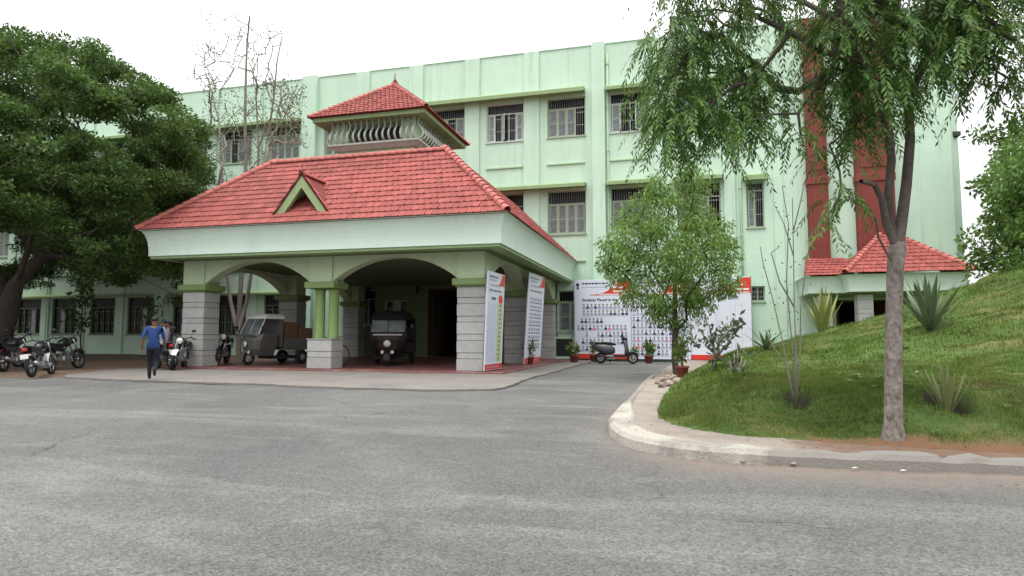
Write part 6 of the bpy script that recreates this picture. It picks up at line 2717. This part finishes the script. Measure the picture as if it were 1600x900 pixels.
def three_wheeler_cab(T, paint, hood, wmat='paint_black', w2=.62):
    """front of a three wheeler, nose towards +x"""
    rings = []
    for z, x0, hw_, xb in ((.32, .80, .34, .1), (.55, .95, .46, .1), (.85, .98, .54, .1), (1.08, .90, w2 - .04, .1)):
        rings.append([(xb, -hw_, z), (x0 - .22, -hw_, z), (x0 - .06, -hw_ * .62, z), (x0, 0, z), (x0 - .06, hw_ * .62, z), (x0 - .22, hw_, z), (xb, hw_, z)])
    b_ = MB().loft(rings, 0, True, False).build('cab', M[paint], T)
    # windscreen frame and glass
    ws = MB()
    for s in (-1, 1):
        ws.tube([(.84, s * (w2 - .1), 1.08), (.58, s * (w2 - .12), 1.62)], .025, 6)
    ws.tube([(.58, -(w2 - .12), 1.62), (.58, w2 - .12, 1.62)], .025, 6)
    ws.tube([(.86, 0, 1.08), (.58, 0, 1.62)], .012, 5)
    ws.build('windscreen_frame', M[wmat], T)
    MB().add([(.85, -(w2 - .12), 1.09), (.85, w2 - .12, 1.09), (.585, w2 - .14, 1.61), (.585, -(w2 - .14), 1.61)], [(0, 1, 2, 3)]).build('windscreen', M['glass'], T)
    hl = MB()
    hl.lathe([(.0, -.06), (.1, -.04), (.12, .03), (.12, .05)], (.97, 0, .72), 14, 0, 'x')
    h_ = hl.build('headlamp', M['chrome'], T)
    MB().lathe([(0, .058), (.11, .053), (.11, .045)], (.97, 0, .72), 14, 0, 'x').build('lens', M['lamp_glass'], h_)
    # front wheel with mudguard
    wheel(T, .86, .24, .24, .12, False)
    mb = MB()
    vs, fs = [], []
    for t in np.linspace(R(-10), R(150), 9):
        for y in (-.11, 0, .11):
            rr = .31 - abs(y) * .3
            vs.append((.86 + rr * math.cos(t), y, .24 + rr * math.sin(t)))
    for k in range(8):
        for j in range(2):
            fs.append((k * 3 + j, k * 3 + j + 1, k * 3 + j + 4, k * 3 + j + 3))
    mb.add(vs, fs, 0, True)
    mb.build('mudguard', M[paint], T)
    for s in (-1, 1):
        m_ = MB()
        m_.tube([(.8, s * (w2 - .06), 1.1), (.84, s * (w2 + .08), 1.2)], .01, 5)
        m_.ell((.84, s * (w2 + .1), 1.27), (.02, .06, .09), 10, 6)
        m_.build('mirror', M['black'], T)
    MB().box((.945, -.2, .40), (.955, .2, .50)).build('number_plate', M['paint_white'], T)
    MB().box((.90, -.46, .98), (.93, .46, 1.02)).build('trim_strip', M['chrome'], T)
    for s in (-1, 1):
        m_ = MB()
        m_.ell((.84, s * .36, .86), (.05, .06, .05), 10, 6)
        m_.build('indicator', M['tail_lamp'], T)
    for s in (-1, 1):
        wheel(T, -.95, .25, .25, .14, False, 'wheel', s * (w2 - .06))
    mb = MB()
    mb.box((.1, -w2 + .1, .2), (-1.2, w2 - .1, .3)) if False else mb.box((-1.2, -w2 + .1, .2), (.1, w2 - .1, .3))
    mb.build('chassis', M['black'], T)


# cargo three wheeler with a load of cartons
CT = thing('cargo_three_wheeler', 'pale cargo three wheeler with white cab roof parked inside the porch left bay', 'three wheeler', (-16.35, 22.6, .085), R(-108), None, 1.16)
three_wheeler_cab(CT, 'paint_teal', 'paint_white', 'paint_white')
mb = MB()
rings = []
for z, x0, x1, hw_ in ((1.60, .62, -.12, .60), (1.70, .60, -.12, .60), (1.77, .50, -.08, .5)):
    rings.append([(x1, -hw_, z), (x0, -hw_ * .9, z), (x0 + .05, 0, z), (x0, hw_ * .9, z), (x1, hw_, z)])
mb.loft(rings, 0, True, False)
mb.build('cab_roof', M['paint_white'], CT)
mb = MB()
mb.box((-.08, -.58, .62), (-.03, .58, 1.6))
for s in (-1, 1):
    mb.box((-.1, s * .58 - .02, 1.05), (.0, s * .58 + .02, 1.6))
mb.build('cab_back', M['paint_teal'], CT)
mb = MB()
mb.box((-1.45, -.64, .52), (-.14, .64, .58))
for s in (-1, 1):
    mb.box((-1.45, s * .63 - .02, .581), (-.14, s * .63 + .02, .92))
mb.box((-1.47, -.61, .581), (-1.43, .61, .92))
mb.build('cargo_bed', M['paint_teal'], CT)
MB().box((.1, -.3, .55), (.3, .3, .62), 0, .02).build('driver_seat', M['seat'], CT)
mtx_ct = Matrix.Translation((-16.35, 22.6, .085)) @ Matrix.Rotation(R(-108), 4, 'Z') @ Matrix.Scale(1.16, 4)
bx_n = 0
BOXL = ['lowest front carton', 'lowest rear carton', 'tall carton behind the cab', 'rear top carton', 'side carton by the bed wall', 'small carton on the very top']
for (lo, hi) in (((-.72, -.58, .585), (-.18, .02, 1.02)), ((-1.40, -.58, .585), (-.76, .0, 1.05)), ((-.72, .05, .585), (-.18, .58, 1.50)), ((-1.38, .05, .585), (-.78, .58, 1.30)), ((-.70, -.56, 1.025), (-.2, .0, 1.46)), ((-1.3, -.5, 1.055), (-.8, -.05, 1.42))):
    c_ = [(lo[k] + hi[k]) / 2 for k in range(2)] + [lo[2]]
    b_ = MB().box([lo[k] - c_[k] for k in range(3)], [hi[k] - c_[k] for k in range(3)], 0, .008)
    hx, hy, hz = (hi[0] - lo[0]) / 2, (hi[1] - lo[1]) / 2, hi[2] - lo[2]
    o = thing('carton', 'brown %s loaded on the cargo three wheeler' % BOXL[bx_n], 'carton', mtx_ct @ Vector(c_), R(-108) + rng.uniform(-.04, .04), 'cartons on the cargo three wheeler', 1.16)
    b_.build('box', M['cardboard'], o)
    MB().box((-hx - .002, -.03, hz * .3), (hx + .002, .03, hz + .002)).build('tape', M['wood'], o)
    bx_n += 1

# passenger auto rickshaw, dark, facing out of the right bay
AR = thing('auto_rickshaw', 'dark maroon auto rickshaw with black hood parked inside the porch right bay', 'auto rickshaw', (-11.25, 23.4, .085), R(-72), None, 1.22)
three_wheeler_cab(AR, 'paint_maroon', 'hood', 'paint_black', .66)
rings = []
for x, hw_, zt in ((.66, .54, 1.66), (.45, .66, 1.74), (-.1, .70, 1.80), (-.8, .70, 1.78), (-1.3, .66, 1.68), (-1.42, .6, 1.5)):
    rings.append([(x, -hw_, zt - .22), (x, -hw_ * .85, zt - .05), (x, -hw_ * .4, zt), (x, hw_ * .4, zt), (x, hw_ * .85, zt - .05), (x, hw_, zt - .22), (x, hw_ * .9, zt - .26), (x, -hw_ * .9, zt - .26)])
MB().loft(rings, 0, True, True).build('hood', M['hood'], AR)
mb = MB()
mb.box((-1.44, -.68, .35), (-.55, .68, .80), 0, .05)
mb.box((-1.44, -.66, .80), (-1.36, .66, 1.5))
for s in (-1, 1):
    mb.box((-1.4, s * .66 - .02, .8), (-.8, s * .66 + .02, 1.5))
mb.build('rear_body', M['paint_maroon'], AR)
MB().box((-1.3, -.58, .6), (-.75, .58, .84), 0, .05).build('passenger_seat', M['seat'], AR)
MB().box((.0, -.3, .55), (.3, .3, .75), 0, .03).build('driver_seat', M['seat'], AR)
mb = MB()
for s in (-1, 1):
    mb.tube([(-.1, s * .64, .35), (-.1, s * .66, 1.6)], .02, 6)
mb.build('hood_post', M['black'], AR)

# bicycle behind the twin columns
BC = thing('bicycle', 'black bicycle standing behind the twin green columns', 'bicycle', (-13.3, 22.0, .085), R(-6), None, 1.2)
for x in (.52, -.52):
    ty = MB().torus((x, 0, .34), .325, .018, 26, 6).build('wheel', M['rubber'], BC)
    mb = MB()
    mb.torus((x, 0, .34), .305, .01, 24, 5)
    for k in range(14):
        a_ = 2 * PI * k / 14
        mb.tube([(x, 0, .34), (x + .3 * math.cos(a_), 0, .34 + .3 * math.sin(a_))], .003, 3, 0, False)
    mb.build('rim', M['chrome'], ty)
mb = MB()
for pts in ([(.52, 0, .34), (.38, 0, .82), (.36, 0, .9)], [(.38, 0, .78), (-.12, 0, .80)], [(.38, 0, .74), (.0, 0, .30)], [(.0, 0, .30), (-.14, 0, .86)], [(.0, 0, .30), (-.52, 0, .34)], [(-.12, 0, .78), (-.52, 0, .34)]):
    mb.tube(pts, .016, 6)
mb.build('bicycle_frame', M['black'], BC)
MB().ell((-.16, 0, .90), (.13, .08, .035), 12, 6).build('saddle', M['seat'], BC)
MB().tube([(.28, -.27, .93), (.36, -.2, .95), (.37, 0, .92), (.36, .2, .95), (.28, .27, .93)], .012, 6).build('handlebar', M['chrome'], BC)
mb = MB()
mb.torus((0, 0, .30), .09, .008, 16, 5)
mb.tube([(0, .05, .3), (.1, .06, .17)], .008, 5)
mb.tube([(0, -.05, .3), (-.1, -.06, .43)], .008, 5)
mb.box((.05, .05, .155), (.15, .14, .18))
mb.box((-.15, -.14, .42), (-.05, -.05, .445))
mb.build('crank', M['chrome'], BC)
mb = MB()
mb.box((-.75, -.07, .70), (-.4, .07, .715))
mb.tube([(-.7, .06, .7), (-.52, .05, .34)], .006, 5)
mb.tube([(-.7, -.06, .7), (-.52, -.05, .34)], .006, 5)
mb.build('carrier', M['chrome'], BC)

# ================================================================ people
def person(label, loc, rz, J, cols, hgt=1.72, shoes='black', group=None):
    """J: joint positions for a 1.72 m figure facing +x; one skinned body, coloured by region, hair on top"""
    T = thing('person', label, 'person', loc, rz, group, hgt / 1.72)
    base = dict(pelvis=(0, 0, .93), waist=(0, 0, 1.08), chest=(0.02, 0, 1.30), neck=(.0, 0, 1.47), head0=(.03, 0, 1.55), head1=(.035, 0, 1.64), head2=(.02, 0, 1.70),
                shL=(0, .17, 1.41), elL=(-.02, .25, 1.14), wrL=(.08, .26, .90), haL=(.11, .255, .80),
                shR=(0, -.17, 1.41), elR=(-.02, -.25, 1.14), wrR=(.08, -.26, .90), haR=(.11, -.255, .80),
                hiL=(0, .09, .90), knL=(.02, .10, .48), anL=(-.01, .10, .09), toL=(.16, .11, .035),
                hiR=(0, -.09, .90), knR=(.02, -.10, .48), anR=(-.01, -.10, .09), toR=(.16, -.11, .035))
    base.update(J)
    rad = dict(pelvis=(.15, .115), waist=(.135, .10), chest=(.155, .115), neck=(.055, .055), head0=(.065, .075), head1=(.078, .095), head2=(.055, .065),
               sh=(.07, .07), el=(.047, .047), wr=(.032, .034), ha=(.03, .045), hi=(.092, .10), kn=(.064, .066), an=(.045, .048), to=(.04, .032))
    ed = [('pelvis', 'waist'), ('waist', 'chest'), ('chest', 'neck'), ('neck', 'head0'), ('head0', 'head1'), ('head1', 'head2')]
    for s in 'LR':
        ed += [('chest', 'sh' + s), ('sh' + s, 'el' + s), ('el' + s, 'wr' + s), ('wr' + s, 'ha' + s), ('pelvis', 'hi' + s), ('hi' + s, 'kn' + s), ('kn' + s, 'an' + s), ('an' + s, 'to' + s)]
    names = list(base)
    me = bpy.data.meshes.new('body')
    me.from_pydata([base[n] for n in names], [(names.index(a), names.index(b_)) for a, b_ in ed], [])
    ob = bpy.data.objects.new('body', me)
    COL.objects.link(ob)
    md = ob.modifiers.new('skin', 'SKIN')
    for i, n in enumerate(names):
        r_ = rad.get(n) or rad[n[:2]]
        me.skin_vertices[0].data[i].radius = r_
        me.skin_vertices[0].data[i].use_root = (n == 'pelvis')
    md.use_smooth_shade = True
    sb = ob.modifiers.new('sub', 'SUBSURF')
    sb.levels = 2
    sb.render_levels = 2
    bpy.context.view_layer.update()
    dg = bpy.context.evaluated_depsgraph_get()
    bm_ = bpy.data.meshes.new_from_object(ob.evaluated_get(dg))
    bpy.data.objects.remove(ob)
    bm_.materials.clear()
    for c in (cols['skin'], cols['shirt'], cols['trousers'], shoes):
        bm_.materials.append(M[c])
    jp = {n: Vector(p) for n, p in base.items()}
    segs = [(a, b_) for a, b_ in ed]

    def seg_of(p):
        best, bi = 1e9, None
        for a, b_ in segs:
            A_, B_ = jp[a], jp[b_]
            t = max(0, min(1, (p - A_).dot(B_ - A_) / max(1e-9, (B_ - A_).length_squared)))
            d = (p - A_.lerp(B_, t)).length
            if d < best:
                best, bi = d, (a, b_, t)
        return bi
    mi = []
    for f_ in bm_.polygons:
        a, b_, t = seg_of(f_.center)
        if (a in ('pelvis', 'waist') or b_[:2] == 'hi') and f_.center.z > jp['pelvis'].z - .06:
            m_ = 1
        elif b_[:2] in ('hi', 'kn', 'an'):
            m_ = 2
        elif b_[:2] == 'to':
            m_ = 3
        elif (a, b_) == ('pelvis', 'waist'):
            m_ = 1 if t > .15 else 2
        elif b_ in ('chest',) or b_[:2] in ('sh', 'el'):
            m_ = 1
        elif b_ == 'neck':
            m_ = 1 if t < .72 else 0
        elif b_[:2] == 'wr' and cols.get('long'):
            m_ = 1
        else:
            m_ = 0
        mi.append(m_)
    bm_.polygons.foreach_set('material_index', mi)
    bm_.polygons.foreach_set('use_smooth', [True] * len(mi))
    child('body', bm_, T)
    h1 = jp['head1']
    hb = MB()
    vs = []
    n_, m2 = 14, 7
    for i in range(m2 + 1):
        ph = PI * .62 * i / m2
        for k in range(n_):
            t = 2 * PI * k / n_
            cut = 1.0 if math.cos(t) < .35 else .62
            ph2 = ph * cut
            vs.append((h1.x - .012 + .098 * math.sin(ph2) * math.cos(t), h1.y + .088 * math.sin(ph2) * math.sin(t), h1.z + .01 + .098 * math.cos(ph2)))
    fs = []
    for i in range(m2):
        for k in range(n_):
            fs.append((i * n_ + k, i * n_ + (k + 1) % n_, (i + 1) * n_ + (k + 1) % n_, (i + 1) * n_ + k))
    hb.add(vs, fs, 0, True)
    hb.build('hair', M['hair'], T)
    fc = MB()
    for s in (-1, 1):
        fc.ell((h1.x + .073, h1.y + s * .03, h1.z - .005), (.008, .012, .007), 8, 5)
    fc.build('eyes', M['hair'], T)
    ns = MB()
    ns.ell((h1.x + .088, h1.y, h1.z - .03), (.014, .011, .022), 8, 5)
    for s in (-1, 1):
        ns.ell((h1.x - .005, h1.y + s * .08, h1.z - .015), (.018, .01, .028), 8, 5)
    ns.build('nose_and_ears', M[cols['skin']], T)
    fg = MB()
    for s in 'LR':
        w_, h_ = jp['wr' + s], jp['ha' + s]
        d = (h_ - w_).normalized()
        sd_ = 1 if s == 'L' else -1
        for k in range(4):
            o_ = Vector((.03 - .02 * k, 0, 0))
            L_ = (.075, .085, .08, .065)[k]
            p0 = h_ + o_ + d * .02
            fg.tube([p0, p0 + d * L_ * .55, p0 + d * L_ + Vector((0, -sd_ * .018, 0))], [.0095, .009, .007], 6)
        p0 = w_ + d * .045 + Vector((.035, 0, 0))
        fg.tube([p0, p0 + d * .04 + Vector((.02, 0, 0)), p0 + d * .075 + Vector((.018, -sd_ * .012, 0))], [.011, .01, .008], 6)
    fg.build('fingers', M[cols['skin']], T)
    return T


# walking away from the camera, mid stride (one foot lifted behind)
person('person in a blue shirt and dark trousers walking across the apron to the porch', gpt(237, 594, .0), R(125),
       dict(anL=(.16, .09, .10), knL=(.17, .10, .50), toL=(.31, .10, .04), knR=(.10, -.09, .49), anR=(-.22, -.09, .26), toR=(-.14, -.09, .12),
            elL=(-.10, .25, 1.15), wrL=(-.05, .27, .92), haL=(-.03, .265, .82), elR=(.03, -.25, 1.14), wrR=(.16, -.25, .95), haR=(.21, -.24, .86)),
       dict(skin='skin', shirt='cloth_blue', trousers='cloth_dark'), 1.78)
# two people among the motorcycles, seated
sit = dict(pelvis=(0, 0, .93), knL=(.34, .16, .62), anL=(.22, .20, .16), toL=(.36, .21, .10), knR=(.34, -.16, .62), anR=(.22, -.20, .16), toR=(.36, -.21, .10), wrL=(.22, .2, 1.0), haL=(.30, .18, .98), wrR=(.22, -.2, 1.0), haR=(.30, -.18, .98))
person('person in a pale shirt sitting on the motorcycles by the left pillar', gpt(254, 577, .06), R(190), sit, dict(skin='skin', shirt='cloth_pale', trousers='cloth_dark', long=True), 1.75)
person('person in a maroon shirt standing behind the motorcycles by the left pillar', gpt(263, 574, .03), R(220), {}, dict(skin='skin', shirt='cloth_maroon', trousers='cloth_dark', long=True), 1.75)
person('person in a navy top standing inside the porch beside the right pillar', Vector((-8.35, 24.0, .085)), R(-60), dict(wrL=(.2, .16, 1.05), haL=(.27, .10, 1.06)), dict(skin='skin', shirt='cloth_navy', trousers='cloth_dark', long=True), 1.8)

# ================================================================ small things
def stone_obj(name, label, loc, s, m, cat, group=None, flat=.6):
    mb = MB()
    mb.ell((0, 0, s * flat * .6), (s, s * .8, s * flat), 9, 6)
    vs = []
    for v in mb.v:
        k = 1 + .35 * (noise.noise(Vector(v) * (2.2 / s) + Vector(loc)) )
        vs.append((v[0] * k, v[1] * k, max(0, v[2] * k)))
    mb.v = vs
    mb.s = [False] * len(mb.s)
    o = mb.build(name, M[m])
    o.location = loc
    o.rotation_euler = (0, 0, rng.uniform(0, 6))
    return tag(o, label, cat, group)


for k, (px_, py_, s) in enumerate(((1042, 597, .13), (1048, 594, .17), (1035, 596, .11), (1057, 600, .15), (1028, 600, .10), (1045, 603, .13), (1033, 605, .09))):
    p = gpt(px_, py_, .1)
    stone_obj('stone', 'loose brown stone heaped with others at the foot of the young tree', p, s, 'rubble', 'stone', 'stones at the foot of the young tree')
for k, (px_, py_, s) in enumerate(((1275, 716, .06), (1262, 724, .045), (1290, 722, .035), (1240, 726, .03), (1330, 722, .04), (1160, 722, .03), (1420, 732, .035))):
    p = gpt(px_, py_, -.02)
    stone_obj('rubble_piece', 'small dark piece of broken kerb lying in the gutter', p, s, 'kerb_bare', 'stone', 'broken kerb pieces in the gutter')
for k, (px_, py_, lab) in enumerate(((1336, 732, 'scrap of white paper in the gutter left of the trunk line'), (1412, 736, 'scrap of white litter in the gutter right of the trunk'), (1433, 585, 'small white scrap on the lawn right of the trunk'))):
    p = gpt(px_, py_, -.015) if k < 2 else ground_pt(px_, py_)
    mb = MB()
    s = .028
    mb.add([(-s, -s * .5, .004), (s * .8, -s * .6, .01), (s, s * .5, .004), (0, s * .2, .014), (-s * .8, s * .6, .008)], [(0, 1, 3), (1, 2, 3), (2, 4, 3), (4, 0, 3)])
    o = mb.build('paper_scrap', M['litter'])
    o.location = p + Vector((0, 0, .02 if k == 2 else 0))
    tag(o, lab, 'litter')
# low notice case beside the rear pillar
nc = thing('notice_case', 'low green framed notice case beside the rear porch pillar', 'notice board', (-5.75, 32.6, .03))
mb = MB()
mb.box((-.55, -.06, 0), (.55, .06, .18))
mb.box((-.55, -.06, .181), (-.45, .06, 1.2))
mb.box((.45, -.06, .181), (.55, .06, 1.2))
mb.box((-.45, -.058, 1.1), (.45, .058, 1.2))
mb.build('case_frame', M['pale_trim'], nc)
MB().box((-.45, -.02, .182), (.45, .02, 1.099)).build('case_panel', M['black'], nc)
